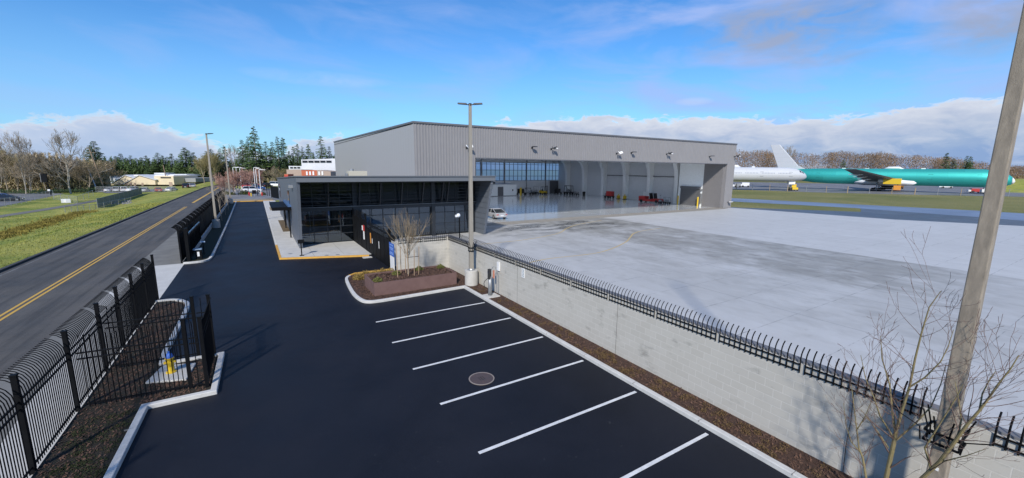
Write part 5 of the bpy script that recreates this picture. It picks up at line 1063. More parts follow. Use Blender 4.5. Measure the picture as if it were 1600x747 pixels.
# ------------------------------------------------------------------ far buildings
t0 = thing('beige_building', 'low beige building with sloping grey roofs beyond the lawn', 'building', (-60, 196, 0)); zB = -.8
def bld(mb, n, m_): return mb.build(n, M[m_] if isinstance(m_, str) else m_, t0, world=True)
def hrot(px, D): return dep(px, D)
def slab(px0, px1, D, thick, z0, z1, z2=None):
    """wall block facing the camera side between two image columns; z1 left height, z2 right height"""
    z2 = z1 if z2 is None else z2; a, b_ = dep(px0, D), dep(px1, D); n = Vector((math.sin(YAW), math.cos(YAW), 0))*thick
    return MB().add([(a.x, a.y, z0), (b_.x, b_.y, z0), (b_.x+n.x, b_.y+n.y, z0), (a.x+n.x, a.y+n.y, z0), (a.x, a.y, z1), (b_.x, b_.y, z2), (b_.x+n.x, b_.y+n.y, z2), (a.x+n.x, a.y+n.y, z1)],
                    [(0, 3, 2, 1), (4, 5, 6, 7), (0, 1, 5, 4), (1, 2, 6, 5), (2, 3, 7, 6), (3, 0, 4, 7)])
D0 = 180
bld(slab(245, 275, D0, 14, -1, zat(260, 275, D0)), 'wall', 'beige'); bld(slab(215, 246, D0+6, 14, -1, zat(230, 274.5, D0+6)), 'wall', 'beige')
for i, (a, b_, c_, D) in enumerate(((176, 200, 222, D0+3), (196, 222, 246, D0-1))):
    bld(slab(a, b_, D, 10, -1, zat(a, 289, D), zat(b_, 275, D)), 'gable_wall', 'beige'); bld(slab(b_, c_, D, 10, -1, zat(b_, 275, D), zat(c_, 282, D)), 'gable_wall', 'beige')
    for (u, yu), (v_, yv) in (((a-1, 288), (b_, 274)), ((b_, 274), (c_+1, 281.5))):
        p_, q_ = dep(u, D-.3), dep(v_, D-.3); n = Vector((math.sin(YAW), math.cos(YAW), 0))*12; zu, zv = zat(u, yu, D-1), zat(v_, yv, D-1)
        bld(MB().add([(p_.x, p_.y, zu), (q_.x, q_.y, zv), (q_.x+n.x, q_.y+n.y, zv), (p_.x+n.x, p_.y+n.y, zu), (p_.x, p_.y, zu+.3), (q_.x, q_.y, zv+.3), (q_.x+n.x, q_.y+n.y, zv+.3), (p_.x+n.x, p_.y+n.y, zu+.3)], [(0, 3, 2, 1), (4, 5, 6, 7), (0, 1, 5, 4), (1, 2, 6, 5), (2, 3, 7, 6), (3, 0, 4, 7)]), 'roof', 'pale_wall')
bld(slab(276, 308, D0+8, 12, -1, zat(290, 284, D0+8)), 'wall', 'beige'); bld(slab(274, 309, D0+6, 14, zat(290, 284, D0+6), zat(290, 278, D0+6)), 'roof', 'roof')
bld(slab(214, 276, D0+5, 16, zat(230, 274.6, D0+5), zat(230, 273.2, D0+5)), 'roof', 'white'); bld(slab(270, 296, D0+16, 8, 1, zat(280, 272, D0+16)), 'wall', 'pale_wall'); bld(slab(246, 262, D0+18, 6, 1, zat(250, 270, D0+18)), 'roof', 'pale_wall')
for px0, px1, yt, yb, D in ((188, 191, 286, 294, D0+1.9), (199, 203, 284, 294, D0-1.1), (206, 209, 284, 294, D0-1.1), (212, 215, 285, 293, D0-1.1), (267, 272, 284, 292, D0-.1), (224, 227, 285, 292, D0-1.1)):
    bld(slab(px0, px1, D, .1, zat(px0, yb, D), zat(px0, yt, D)), 'entrance', 'tan_wall')
bld(slab(255, 271, D0-.12, .1, zat(260, 278.2, D0), zat(260, 276.4, D0)), 'roof_sign', 'off_dark')
p = dep(168, 190); t0 = thing('white_gabled_house', 'small white gabled house left of the beige building', 'house', (p.x, p.y, 0)); bld(slab(166, 178, 192, 8, -1, zat(170, 281, 192), zat(178, 275, 192)), 'wall', 'pale_wall'); bld(slab(178, 184, 192, 8, -1, zat(178, 275, 192), zat(184, 279, 192)), 'wall', 'pale_wall'); bld(slab(164, 178, 191, 9, zat(164, 282, 191), zat(164, 281.2, 191), zat(178, 274.4, 191)), 'roof', 'roof')
p = dep(500, 150); t0 = thing('white_clerestory_building', 'long white building with a strip of clerestory windows left of the hangar', 'building', (p.x, p.y, 0))
D = 150
bld(slab(475, 533, D, 20, 0, zat(475, 250, D), zat(530, 248, D)), 'wall', 'pale_wall')
for i in range(5): a = 476.5+i*9.2; bld(slab(a, a+8.0, D-.15, .1, zat(a, 254.5, D), zat(a, 251.3, D)), 'clerestory_window', 'car_glass')
bld(slab(455, 475.5, D+8, 14, 0, zat(460, 259.5, D+8)), 'wall', 'pale_wall')
for i in range(3): a = 457+i*5.5; bld(slab(a, a+4.2, D+7.85, .1, zat(a, 263.3, D+8), zat(a, 261, D+8)), 'clerestory_window', 'car_glass')
D = 138; p = dep(495, D); t0 = thing('orange_and_tan_building', 'low orange and tan building with pale pilasters in front of the white one', 'building', (p.x, p.y, 0))
bld(slab(474, 498, D, 8, 0, zat(480, 266, D)), 'wall', 'orange_wall'); bld(slab(498, 519, D, 8, 0, zat(500, 265.8, D), zat(519, 268, D)), 'wall', 'tan_wall'); bld(slab(451, 474, D+4, 8, 0, zat(460, 265, D+4)), 'wall', 'tan_wall')
for i, a in enumerate((481, 486, 491, 500, 505)): bld(slab(a, a+2.4, D-.15, .1, zat(a, 273.5, D), zat(a, 267.8, D)), 'pilaster', 'white')
p = dep(448, 120); t0 = thing('orange_container', 'small orange container behind the office roof edge', 'container', (p.x, p.y, 0)); bld(slab(447, 453, 120, 3, 0, zat(450, 272, 120)), 'body', 'orange_wall'); bld(slab(447.5, 452.5, 119.9, .08, .3, zat(450, 274, 120)), 'door', 'red_obj')
# ------------------------------------------------------------------ utilities on the left
def upole(label, px, yb, ytop, pxtop, mt_='wood_pole', arm=True):
    p = at(px, yb, LOW*.8); D = p.x*math.sin(YAW)+p.y*math.cos(YAW); q_ = dep(pxtop, D); h = zat(pxtop, ytop, D)-p.z
    t0 = thing('utility_pole', label, 'utility pole', (p.x, p.y, p.z), 0, 'utility poles by the trees'); tx, ty = q_.x-p.x, q_.y-p.y
    MB().path([(0, 0, 0), (tx, ty, h)], [.2, .13], 8).build('pole', M[mt_], t0)
    if arm: MB().bar((tx*.9-1.2, ty*.9, h*.9), (tx*.9+1.2, ty*.9, h*.9), .12, .12).build('cross_arm', M['wood_pole'], t0); MB().bar((tx*.45, ty*.45, h*.4), (tx*.45+4.0, ty*.45-.5, h*.52), .08, .08).build('lamp_arm', M['metal_grey'], t0)
    return Vector((p.x+tx*.9, p.y+ty*.9, p.z+h*.9))
e1 = upole('leaning brown wooden utility pole with street lamp arm', 163, 296, 233, 151.5)
e2 = upole('shorter pale utility pole left of the leaning one', 151, 296, 262, 144.5, 'white', False)
e3 = upole('thin distant utility pole above the beige building', 262, 289, 258, 261.5, 'wood_pole', False)
e4 = dep(520, 190, 10)
for i, (a, b_, lb) in enumerate(((e1, e3, 'upper power line between the leaning pole and the distant pole'), (e1+Vector((0, 0, -2)), e3+Vector((0, 0, -1.5)), 'lower power line below another between the two poles'), (e3, Vector(e4), 'long power line running right toward the conifers'))):
    tag(MB().path([a+(b_-a)*k/8-Vector((0, 0, 1.2*math.sin(math.pi*k/8))) for k in range(9)], .02, 3).build('power_line', M['rubber']), lb, 'power line', 'power lines')
p = at(80, 305, LOW); t0 = thing('panel_board', 'dark square board on a slim post beside the left car park', 'sign board', (p.x, p.y, LOW)); D = p.x*math.sin(YAW)+p.y*math.cos(YAW); h = zat(74, 271, D)-LOW; sc_ = D/FPX
MB().path([(0, 0, 0), (-.5, .2, h*.6), (-.75, .3, h-1.5)], .13, 8).build('post', M['black'], t0)
x_ = Vector((RT.x, RT.y, 0)); c0 = Vector((-.9, .3, h-1.2)); bb = MB().bar(c0-x_*4.6*sc_, c0+x_*4.6*sc_, .2, 13*sc_).build('board', M['black_panel'], t0); MB().bar(c0-x_*5.3*sc_, c0-x_*4.6*sc_, .25, 13.5*sc_).build('edge_panel', M['metal_grey'], t0)
MB().bar((-.9, .3, .9), (.1, .3, .9), .3, .8).build('equipment_box', M['rubber'], t0); MB().box(-.5, -.3, 1.2, 0, 0, 1.7).build('white_box', M['white'], t0)
# chain link fences on the left
mt, t, b, V = newmat('chain_link_mesh'); M['mesh'] = mt
s_ = t.n('ShaderNodeSeparateXYZ'); t.t.links.new(V, s_.inputs[0]); uu = t.m('ADD', s_.outputs[0], s_.outputs[1])
def dl(a): return t.m('GREATER_THAN', t.m('ABSOLUTE', t.m('SUBTRACT', t.m('FRACT', t.m('MULTIPLY', a, 8)), .5)), .455)
t.t.links.new(t.m('MAXIMUM', dl(t.m('ADD', uu, s_.outputs[2])), dl(t.m('SUBTRACT', uu, s_.outputs[2]))), b.inputs['Alpha']); b.inputs['Base Color'].default_value = (.32, .33, .34, 1); b.inputs['Roughness'].default_value = .5
M['slat'] = mat('green_fence_slats', (.20, .22, .165), .8, col2=(.16, .18, .14), scale=2)
def chain(label, pts, h, n, mesh='mesh', group=None, post='metal_grey', pr=.04):
    t0 = thing('chain_link_fence', label, 'fence', pts[0], 0, group); o = Vector(pts[0]); mb = MB(); ms = MB()
    for a, b_ in zip(pts[:-1], pts[1:]):
        a, b_ = Vector(a)-o, Vector(b_)-o
        for k in range(n+1):
            p = a+(b_-a)*k/n; mb.cyl(p.x, p.y, p.z, p.z+h+.05, pr, n=6)
        mb.path([a+Vector((0, 0, h)), b_+Vector((0, 0, h))], pr*.7, 5); ms.add([a, b_, b_+Vector((0, 0, h)), a+Vector((0, 0, h))], [(0, 1, 2, 3)])
    mb.build('posts_and_rail', M[post], t0); ms.build('mesh', M[mesh], t0)
L_ = lambda px, py: tuple(at(px, py, LOW))
CF = 'chain link fences on the low ground'
chain('pale chain link fence along the near edge of the left car park', [L_(-40, 331), L_(0, 325), L_(84, 308)], 1.8, 12, group=CF)
chain('green slatted chain link fence running back toward the beige building', [L_(153, 325), L_(222, 303)], 1.9, 10, 'slat', group=CF)
chain('low pale fence corner by the ditch below the slatted fence', [L_(102, 332), L_(150, 328), L_(205, 315)], 1.1, 5, group=CF)
chain('long thin fence in front of the beige building', [tuple(at(150, 300.5, -1.4)), tuple(at(275, 300, -1))], 1.8, 14, group=CF)
chain('thin fence posts in the middle of the low lawn', [L_(84, 312), L_(122, 318), L_(146, 306)], 1.6, 3, group=CF)
for i, (px, py) in enumerate(((100, 317), (107, 317))):
    p = at(px, py, LOW); t0 = thing('utility_box', ['left white utility box on the low lawn', 'right white utility box on the low lawn'][i], 'utility box', (p.x, p.y, LOW), .3, 'white utility boxes on the lawn'); MB().box(-.4, -.3, 0, .4, .3, .9).build('cabinet', M['white'], t0, bevel=.03); MB().box(-.45, -.35, 0, .45, .35, .08).build('plinth', M['base_conc'], t0)
# culvert stones
mb = MB(); rnd = random.Random(4)
for _ in range(90):
    p = at(rnd.uniform(165, 205), rnd.uniform(313, 319), LOW); r = rnd.uniform(.15, .4); mb.add([(p.x+r*math.cos(k*1.05)*rnd.uniform(.7, 1.1), p.y+r*math.sin(k*1.05)*rnd.uniform(.7, 1.1), LOW-.05) for k in range(6)]+[(p.x, p.y, LOW+r*.7)], [(k, (k+1) % 6, 6) for k in range(6)])
tag(mb.build('culvert_stones', mat('stone_grey', (.20, .20, .20), .9)), kind='stuff')
# ------------------------------------------------------------------ aircraft
def aircraft(name, label, loc, rot, L, rad, zc, skinm, finm, wing_s, noeng=True, radome=True, finh=9.5):
    t0 = thing(name, label, 'aircraft', loc, rot)
    st = [(0, .02, -.9), (.25, .22, -.85), (.8, .42, -.72), (1.8, .62, -.5), (3.2, .80, -.25), (5, .92, -.08), (7.5, .99, 0), (9, 1, 0), (L*.3, 1, 0), (L*.5, 1, 0), (L*.68, 1, 0), (L*.76, .95, .12), (L*.85, .75, .5), (L*.92, .5, .95), (L*.97, .28, 1.25), (L, .10, 1.45)]
    st = [(s, r*rad, zc+dz*rad/3.1) for s, r, dz in st]; n = 40
    ring = lambda s, r, z: [(r*math.cos(2*math.pi*k/n), s, z+r*math.sin(2*math.pi*k/n)) for k in range(n)]
    MB().loft([ring(*q) for q in st[2 if radome else 0:]]).build('fuselage', skinm, t0, smooth=True)
    if radome: MB().loft([ring(*q) for q in st[:3]]).build('radome', M['white'], t0, smooth=True)
    # fin (right hand side profile in the s,z plane)
    f = MB(); tz = zc+rad*.85; prof_f = [(L*.80, tz), (L*.945, tz-.2), (L*1.005, tz+finh), (L*.955, tz+finh), (L*.845, tz+1.5)]
    f.prism(prof_f, -.25, .25, lambda u, v, w_: (w_, u, v)); f.build('tail_fin', finm, t0, bevel=.12)
    for s in (-1, 1):
        MB().add([(s*.6, L*.88, zc+1.6), (s*.6, L*.975, zc+1.7), (s*rad*3.4, L*1.0, zc+2.6), (s*rad*3.4, L*.965, zc+2.6), (s*.6, L*.88, zc+1.2), (s*.6, L*.975, zc+1.5), (s*rad*3.4, L*1.0, zc+2.5), (s*rad*3.4, L*.965, zc+2.5)], [(0, 1, 2, 3), (7, 6, 5, 4), (0, 4, 5, 1), (1, 5, 6, 2), (2, 6, 7, 3), (3, 7, 4, 0)]).build('tailplane', finm if not noeng else M['wing_grey'], t0)
        a, span, tipz = wing_s; cr, ct = 12*rad/3.1, 3.2; sw = span*.42
        x0_ = s*rad*.75; xt = s*span
        MB().add([(x0_, a, zc-rad*.50), (x0_, a+cr, zc-rad*.55), (xt, a+sw+ct, tipz-.1), (xt, a+sw, tipz), (x0_, a+1, zc-rad*.78), (x0_, a+cr, zc-rad*.62), (xt, a+sw+ct, tipz-.2), (xt, a+sw, tipz-.15)], [(0, 1, 2, 3), (7, 6, 5, 4), (0, 4, 5, 1), (1, 5, 6, 2), (2, 6, 7, 3), (3, 7, 4, 0)]).build('wing', M['wing_grey'], t0, bevel=.05)
        # jagged trailing edge hardware, flap track fairings
        for u in (.25, .45, .65): xx = s*(rad*.75+(span-rad*.75)*u); yy = a+cr+(sw+ct-cr)*u; zz = zc-rad*.55+(tipz-zc+rad*.55)*u; MB().path([(xx, yy-3, zz-.3), (xx, yy-1, zz-.6), (xx, yy+1.2, zz-.35)], [.1, .28, .08], 8).build('flap_fairing', M['white'], t0, smooth=True)
        for sg_ in (-.9, .9): MB().path([(s*4.8-.25, a+cr*.72+sg_, .65), (s*4.8+.25, a+cr*.72+sg_, .65)], .65, 18).build('main_wheel', M['rubber'], t0)
        MB().path([(s*4.8, a+cr*.72, .6), (s*4.2, a+cr*.7, zc-rad*.6)], [.16, .25], 10).bar((s*4.8, a+cr*.72-1, .65), (s*4.8, a+cr*.72+1, .65), .2, .2).bar((s*4.8, a+cr*.72, 1.2), (s*3.5, a+cr*.72-2.5, zc-rad*.6), .14, .14).build('main_gear', M['metal_grey'], t0)
        for sg_ in (-.3, .3): MB().path([(s*.2+s*.02, 5.4, .5), (s*.5, 5.4, .5)], .5, 16).build('nose_wheel', M['rubber'], t0) if sg_ > 0 else None
    # belly fairing
    a = wing_s[0]; cr = 12*rad/3.1
    MB().loft([[(rr*math.cos(2*math.pi*k/20)*1.15, s, zc-rad*.62+rr*.55*math.sin(2*math.pi*k/20)) for k in range(20)] for s, rr in ((a-4, .3), (a-2, rad*.6), (a+1, rad*.85), (a+cr+1, rad*.88), (a+cr+4, rad*.6), (a+cr+7, .3))]).build('belly_fairing', M['white'], t0, smooth=True)
    MB().path([(0, 5.4, .5), (0, 5.0, zc-rad*.85)], [.12, .16], 10).build('nose_gear', M['metal_grey'], t0)
    for s in (-1, 1): MB().box(s*.5, 4.2, zc-rad*.98-1.0, s*.54, 6.6, zc-rad*.86).build('gear_door', M['white'], t0)
    # cockpit windows wrap
    for s in (-1, 1):
        def sp3(si, an, k=1.01):
            for (s0, r0, z0_), (s1, r1, z1_) in zip(st[:-1], st[1:]):
                if s0 <= si <= s1: u = (si-s0)/(s1-s0); r = (r0+(r1-r0)*u)*k; z = z0_+(z1_-z0_)*u; return (s*r*math.cos(an), si, z+r*math.sin(an))
        mb = MB()
        for s0, s1 in ((2.0, 2.55), (2.65, 3.25), (3.35, 3.9)): mb.add([sp3(s0, R(28), 1.02), sp3(s1, R(28), 1.02), sp3(s1, R(52), 1.02), sp3(s0, R(52), 1.02)], [(0, 1, 2, 3)])
        mb.build('cockpit_windows', M['car_glass'], t0)
        # doors as outlines
        for sd in (L*.105, L*.27, L*.58, L*.73):
            dr = MB(); h0, h1 = R(-14), R(22)
            for pa, pb in ((sp3(sd, h0), sp3(sd, h1)), (sp3(sd+1.1, h0), sp3(sd+1.1, h1)), (sp3(sd, h0), sp3(sd+1.1, h0)), (sp3(sd, h1), sp3(sd+1.1, h1))): dr.bar(pa, pb, .07, .05)
            dr.build('door_outline', M['hang_trim'] if not noeng else mat('door_edge_green', (.02, .16, .15), .5), t0)
        if not noeng:
            wn = MB(); k = 0
            for i in range(60):
                si = 7.5+i*.56
                if si > L*.75 or i % 11 in (9, 10): continue
                wn.add([sp3(si, R(8), 1.004), sp3(si+.24, R(8), 1.004), sp3(si+.24, R(15), 1.004), sp3(si, R(15), 1.004)], [(0, 1, 2, 3)])
            wn.build('cabin_windows', mat('cabin_window_grey', (.22, .24, .28), .3), t0)
    for s_, h_ in ((L*.3, .5), (L*.52, .25), (L*.62, .45)): MB().box(-.15, s_, zc+rad-.02, .15, s_+1.2, zc+rad+h_*.6).build('antenna', M['white'], t0)
    MB().path([(0, L*.38, zc+rad-.1), (0, L*.40, zc+rad+.35), (0, L*.44, zc+rad+.35), (0, L*.46, zc+rad-.1)], [.1, .5, .5, .1], 10).build('radome_blister', M['white'], t0, smooth=True)
    return t0
tl = aircraft('green_primer_airliner', 'long unpainted green primer airliner with white tail fin and no engines', (217, 30.4, 0), R(13), 73, 3.1, 5.5, M['teal'], M['air_white'], (26, 30.5, 8.3), finh=10.9)
for sx in (-1, 1):
    MB().path([(sx*9.6, 23.5, 3.5), (sx*9.6, 24.3, 3.5), (sx*9.6, 28, 3.7), (sx*9.6, 34, 4.2)], [.12, .75, .9, .5], 14).build('engine_pylon', M['white'], tl, smooth=True)
    MB().box(sx*9.6-1.1, 27.5, 2.9, sx*9.6+1.1, 32.5, 5.0).build('ballast_weight', M['yellow_obj'], tl, bevel=.1); MB().box(sx*9.6-1, 27.4, .8, sx*9.6+1, 29.4, 2.5).build('ballast_box', M['orange_obj'], tl, bevel=.05); MB().bar((sx*9.6, 28.4, 2.3), (sx*9.6, 28.4, 3.0), .2, .2).build('ballast_strap', M['rubber'], tl)
aircraft('white_airliner', 'white airliner with a row of cabin windows, nose overlapping the green one', (177.5, 76, 0), R(58.2), 66, 2.65, 6.0, M['air_white'], M['air_white'], (33, 23, 7.4), noeng=False, radome=False, finh=8.5)
t0 = thing('tow_tractor', 'yellow tow tractor under the nose of the white airliner', 'tractor', (174.2, 78.5, 0), R(50)); MB().box(-1.6, -1, .4, 1.6, 1, 1.3).box(-.6, -.8, 1.3, 1.2, .8, 2.4).build('body', M['yellow_obj'], t0, bevel=.1); MB().box(-.5, -.82, 1.6, 1.1, .82, 2.2).build('cab_window', M['car_glass'], t0)
for sx in (-1, 1):
    for sy in (-1, 1): MB().path([(sx, sy*.9, .45), (sx, sy*1.1, .45)], .45, 14).build('wheel', M['rubber'], t0)
for i, (px, D, w_, h_, m_, lb, nm) in enumerate(((1161, 190, 3, 1.6, 'white', 'white service truck beneath the white airliner', 'service_truck'), (1149, 185, 2.4, 1.3, 'metal_grey', 'small pale cart by the hangar corner on the ramp', 'baggage_cart'), (1519, 155, 3, 1.2, 'red_obj', 'red and white ground power cart near the nose gear', 'ground_power_cart'), (1536, 150, 1.6, 2.0, 'metal_grey', 'grey service stand beside the nose gear of the green airliner', 'service_stand'), (1384, 172, 5, 1.4, 'rubber', 'dark equipment trailer behind the main gear of the green airliner', 'equipment_trailer'), (1472, 200, 4, 1.6, 'white', 'white box truck seen under the green fuselage', 'box_truck'))):
    p = dep(px, D); t0 = thing(nm, lb, 'ground vehicle', (p.x, p.y, 0), R(120)); MB().box(-w_/2, -.9, .4, w_/2, .9, .4+h_).build('body', M[m_], t0, bevel=.08); MB().box(w_/2, -.8, .4, w_/2+.8, .8, .4+h_*.6).build('cab', M['white'], t0, bevel=.08)
    for sx in (-1, 1):
        for sy in (-1, 1): MB().path([(sx*w_*.35, sy*.85, .4), (sx*w_*.35, sy*1.0, .4)], .4, 12).build('wheel', M['rubber'], t0)
# airfield fence
line = [(157, 112), (162, 93.5), (170, 66), (186, 47), (209, 25), (240, -5)]
segs_ = []; pts = []
for a, b_ in zip(line[:-1], line[1:]):
    a, b_ = Vector(a), Vector(b_); n = max(1, int((b_-a).length/5.6)); pts += [a+(b_-a)*k/n for k in range(n)]
pts.append(Vector(line[-1]))
t0 = thing('airfield_fence', 'long low wire fence with tan and grey posts in front of the airliners', 'fence', (162, 93.5, 0))
M['tan_post'] = mat('tan_post', (.34, .25, .15), .8)
for i, p in enumerate(pts):
    MB().cyl(p.x-162, p.y-93.5, 0, 2.3, .08 if i % 3 else .13, n=8).build('post', M['metal_grey'] if i % 3 == 1 else M['tan_post'], t0)
mb = MB(); [mb.path([(p.x-162, p.y-93.5, z) for p in pts], .02, 3) for z in (.8, 1.5, 2.2)]; mb.build('wires', M['metal_grey'], t0)
# ------------------------------------------------------------------ conifers
def conifer_mesh(seed, Hh=20, Rr=3.6, dens=1., narrow=1.):
    rnd = random.Random(seed); mb = MB(); tk = MB().path([(0, 0, 0), (rnd.uniform(-.1, .1), 0, Hh*.5), (0, 0, Hh*.97)], [.32, .2, .03], 7)
    z = Hh*rnd.uniform(.08, .16)
    while z < Hh*.99:
        t_ = (z-Hh*.1)/(Hh*.9); t_ = max(t_, 0); rl = Rr*(1-t_)**.85*(.55+.45*min(1, t_*5+.3))*narrow+.25
        nb = rnd.randint(6, 9) if t_ < .85 else rnd.randint(4, 5)
        for k in range(nb):
            if rnd.random() < .10: continue
            a = rnd.uniform(0, 6.283); l = rl*rnd.uniform(.55, 1.18); droop = rnd.uniform(.05, .35); u = Vector((math.cos(a), math.sin(a), 0)); sd = Vector((-math.sin(a), math.cos(a), 0))
            n = max(3, int(l/.42*dens))
            for i in range(n):
                q = (i+.6)/n*l; base = Vector((0, 0, z))+u*q+Vector((0, 0, -droop*q*q/max(l, .5)+.12*q))
                wd = (.30+.32*(1-q/l))*rnd.uniform(.7, 1.3)*max(.6, l/2.5); hh = rnd.uniform(.22, .55)
                s_ = sd*rnd.choice((-1, 1)); tip = base+s_*wd+u*.25+Vector((0, 0, -hh*rnd.uniform(.3, 1)))
                mb.add([base-u*.28+Vector((0, 0, .06)), base+u*.34, tip], [(0, 1, 2)])
                tip = base-s_*wd*rnd.uniform(.6, 1)+u*.2+Vector((0, 0, -hh*rnd.uniform(.2, .9))); mb.add([base-u*.22, base+u*.3+Vector((0, 0, .05)), tip], [(0, 1, 2)])
        z += Hh*.021*rnd.uniform(.7, 1.35)/dens**.3
    return tk, mb
CON = []
for i, (s, rr, nr) in enumerate(((1, 3.6, 1), (2, 4.4, 1), (3, 3.0, .9), (4, 5.0, 1.), (5, 3.9, .85))):
    tk, mb = conifer_mesh(s, 20, rr, 1., nr); t0 = thing('conifer_tree', '', 'tree', (0, 0, 0)); tk.build('trunk', M['bark'], t0); mb.build('crown', M['conifer'] if i % 2 else M['conifer2'], t0); CON.append(t0)
used_con = set()
def conifer(i, px, D, ytop, label, group, z=0., rot=None, wide=1.):
    p = dep(px, D); h = zat(px, ytop, D)-z; s = h/20; rot = rot if rot is not None else (px*1.37) % 6.28; sc_ = (s*wide, s*wide, s)
    src = CON[i]
    if i not in used_con:
        used_con.add(i); src.location = (p.x, p.y, z); src.rotation_euler = (0, 0, rot); src.scale = sc_; src['label'] = label; src['group'] = group; return src
    return copy_tree(src, (p.x, p.y, z), rot, label, group, sc_)
GC = 'conifers behind the far lot'
main = [(351, 178, 232), (358, 182, 228), (346, 186, 240), (379, 176, 232), (386, 172, 219), (396, 170, 214), (406, 164, 199), (413, 172, 226), (422, 168, 222), (432, 170, 222), (441, 165, 214), (449, 168, 216), (457, 176, 236), (464, 172, 230), (470, 170, 225), (478, 170, 229), (487, 172, 226), (494, 180, 238), (507, 168, 214), (519, 172, 229), (368, 186, 246), (428, 178, 232), (402, 178, 222), (391, 182, 226)]
for k, (px, D, yt) in enumerate(main):
    conifer(k % 5, px, D, yt, 'conifer number %d' % k if False else ['tallest' if px == 406 else 'dark green', 'slender', 'broad', 'ragged', 'dense'][k % 5] + ' conifer, ' + (('the tallest of the row' if px == 406 else 'left of the tallest' if px < 406 else 'right of the tallest' if px < 460 else 'above the clerestory building') ) + ', %s from the left' % ['1st', '2nd', '3rd', '4th', '5th', '6th', '7th', '8th', '9th', '10th', '11th', '12th', '13th', '14th', '15th', '16th', '17th', '18th', '19th', '20th', '21st', '22nd', '23rd', '24th'][sorted(m_[0] for m_ in main).index(px)], GC, wide=1.0)
rnd = random.Random(31); GD = 'evergreens behind the beige building'
row = sorted([(152, 206, 228), (159, 200, 221), (166, 215, 238), (174, 222, 248), (182, 226, 247), (190, 222, 244), (198, 228, 240), (206, 224, 246), (213, 226, 243), (221, 230, 247), (229, 226, 246), (236, 228, 243), (241, 222, 247), (249, 226, 246), (255, 222, 239), (262, 224, 243), (269, 228, 245), (276, 224, 240), (283, 228, 247), (290, 222, 243), (297, 218, 231), (303, 222, 235), (310, 220, 238), (318, 214, 247), (330, 206, 237), (337, 212, 233), (343, 206, 243)])
ords = ['1st', '2nd', '3rd'] + ['%dth' % k for k in range(4, 60)]; ords[20] = '21st'; ords[21] = '22nd'; ords[22] = '23rd'
for k, (px, D, yt) in enumerate(row):
    conifer((k*3+1) % 5, px, D, yt, '%s evergreen tree from the left in the row behind the beige building' % ords[k], GD, wide=1.75)
# ------------------------------------------------------------------ bare broadleaf trees, far
def far_bare(seed, hgt, mt_t, mt_c, spread=(.3, .75), trunk=.30, r=.09, nc=(5, 5, 5, 4), lr=(.5, .8), minr=.012, up=.09):
    cfg = dict(seg=4, wob=.08, up=up, nc=nc, start=.15, spread=spread, lr=lr, rr=.54, taper=.6, woody=1)
    a, b_ = bare_mesh('t', seed, hgt, r, 4, cfg, None, sides=(7, 5, 3, 3, 3, 3), trunk=trunk, minr=minr)
    zmax = max(v_[2] for v_ in b_.v); k = hgt/zmax
    for q in (a, b_): q.v = [(x*k, y*k, z*k) for x, y, z in q.v]
    t0 = thing('bare_tree', '', 'tree', (0, 0, 0)); a.build('trunk', mt_t, t0); b_.build('crown', mt_c, t0); return t0
BT = [far_bare(101, 14, M['bark'], M['bark_brown'], nc=(7, 6, 6, 6)), far_bare(102, 14, M['bark'], M['bark_olive'], nc=(7, 6, 6, 6)), far_bare(103, 14, M['bark_pale'], M['bark'], nc=(6, 5, 5, 5)), far_bare(104, 14, M['bark'], M['bark_brown'], (.35, .9), nc=(7, 6, 6, 6))]
used_bt = set()
def bare(i, px, D, yt, label, group, z=LOW, wide=1.):
    p = dep(px, D); h = zat(px, yt, D)-z; s = h/14; sc_ = (s*wide, s*wide, s); src = BT[i]; rot = (px*2.1) % 6.28
    if i not in used_bt:
        used_bt.add(i); src.location = (p.x, p.y, z); src.rotation_euler = (0, 0, rot); src.scale = sc_; src['label'] = label; src['group'] = group; return src
    return copy_tree(src, (p.x, p.y, z), rot, label, group, sc_)
rnd = random.Random(9); GB = 'bare broadleaf trees at the edge of the left woods'
lt = [(-45, 126, 222, 0), (-30, 130, 228, 1), (-16, 128, 225, 0), (-4, 132, 224, 3), (6, 134, 228, 1), (14, 128, 236, 0), (22, 136, 232, 3), (30, 130, 240, 1), (39, 138, 237, 0), (48, 128, 242, 3), (57, 136, 234, 0), (66, 140, 237, 1), (74, 132, 240, 0), (82, 138, 240, 3), (90, 142, 243, 1), (99, 136, 240, 0), (118, 142, 243, 3), (127, 138, 246, 0), (135, 144, 246, 1), (141, 138, 250, 3), (150, 150, 252, 0), (158, 156, 250, 1), (168, 160, 247, 0), (176, 166, 252, 3)]
for k, (px, D, yt, i) in enumerate(lt):
    bare(i, px, D, yt, '%s brown bare tree from the left along the woods behind the left car park' % ords[k], GB, wide=1.15)
bare(2, 42, 124, 205, 'tall pale trunked bare tree rising above the left woods', 'tall pale bare trees', wide=.8); bare(2, 52, 127, 214, 'second tall pale bare tree just right of another', 'tall pale bare trees', wide=.75)
bare(2, 112, 126, 203, 'broad crowned bare tree, tallest above the woods left of the utility pole', 'tall pale bare trees', wide=1.25); bare(2, 2, 118, 210, 'pale bare tree at the left edge of the picture', 'tall pale bare trees', wide=.8)
bare(1, 322, 172, 244, 'rounded olive bare tree beside the road crest', 'olive bare trees by the road', z=0, wide=1.3); bare(1, 333, 168, 240, 'olive bare tree at the bend of the road', 'olive bare trees by the road', z=0, wide=1.25); bare(1, 340, 174, 236, 'olive bare tree nearest the tall light pole', 'olive bare trees by the road', z=0, wide=1.2)
bare(3, 430, 150, 258, 'small olive bare tree in front of the conifers', 'small bare trees by the far lot', z=0, wide=1.3); bare(1, 445, 156, 262, 'small bare tree behind the office back corner', 'small bare trees by the far lot', z=0, wide=1.4)
bare(2, 369, 180, 226, 'tall thin pale bare tree between two conifer groups', 'tall pale bare trees', z=0, wide=.8)
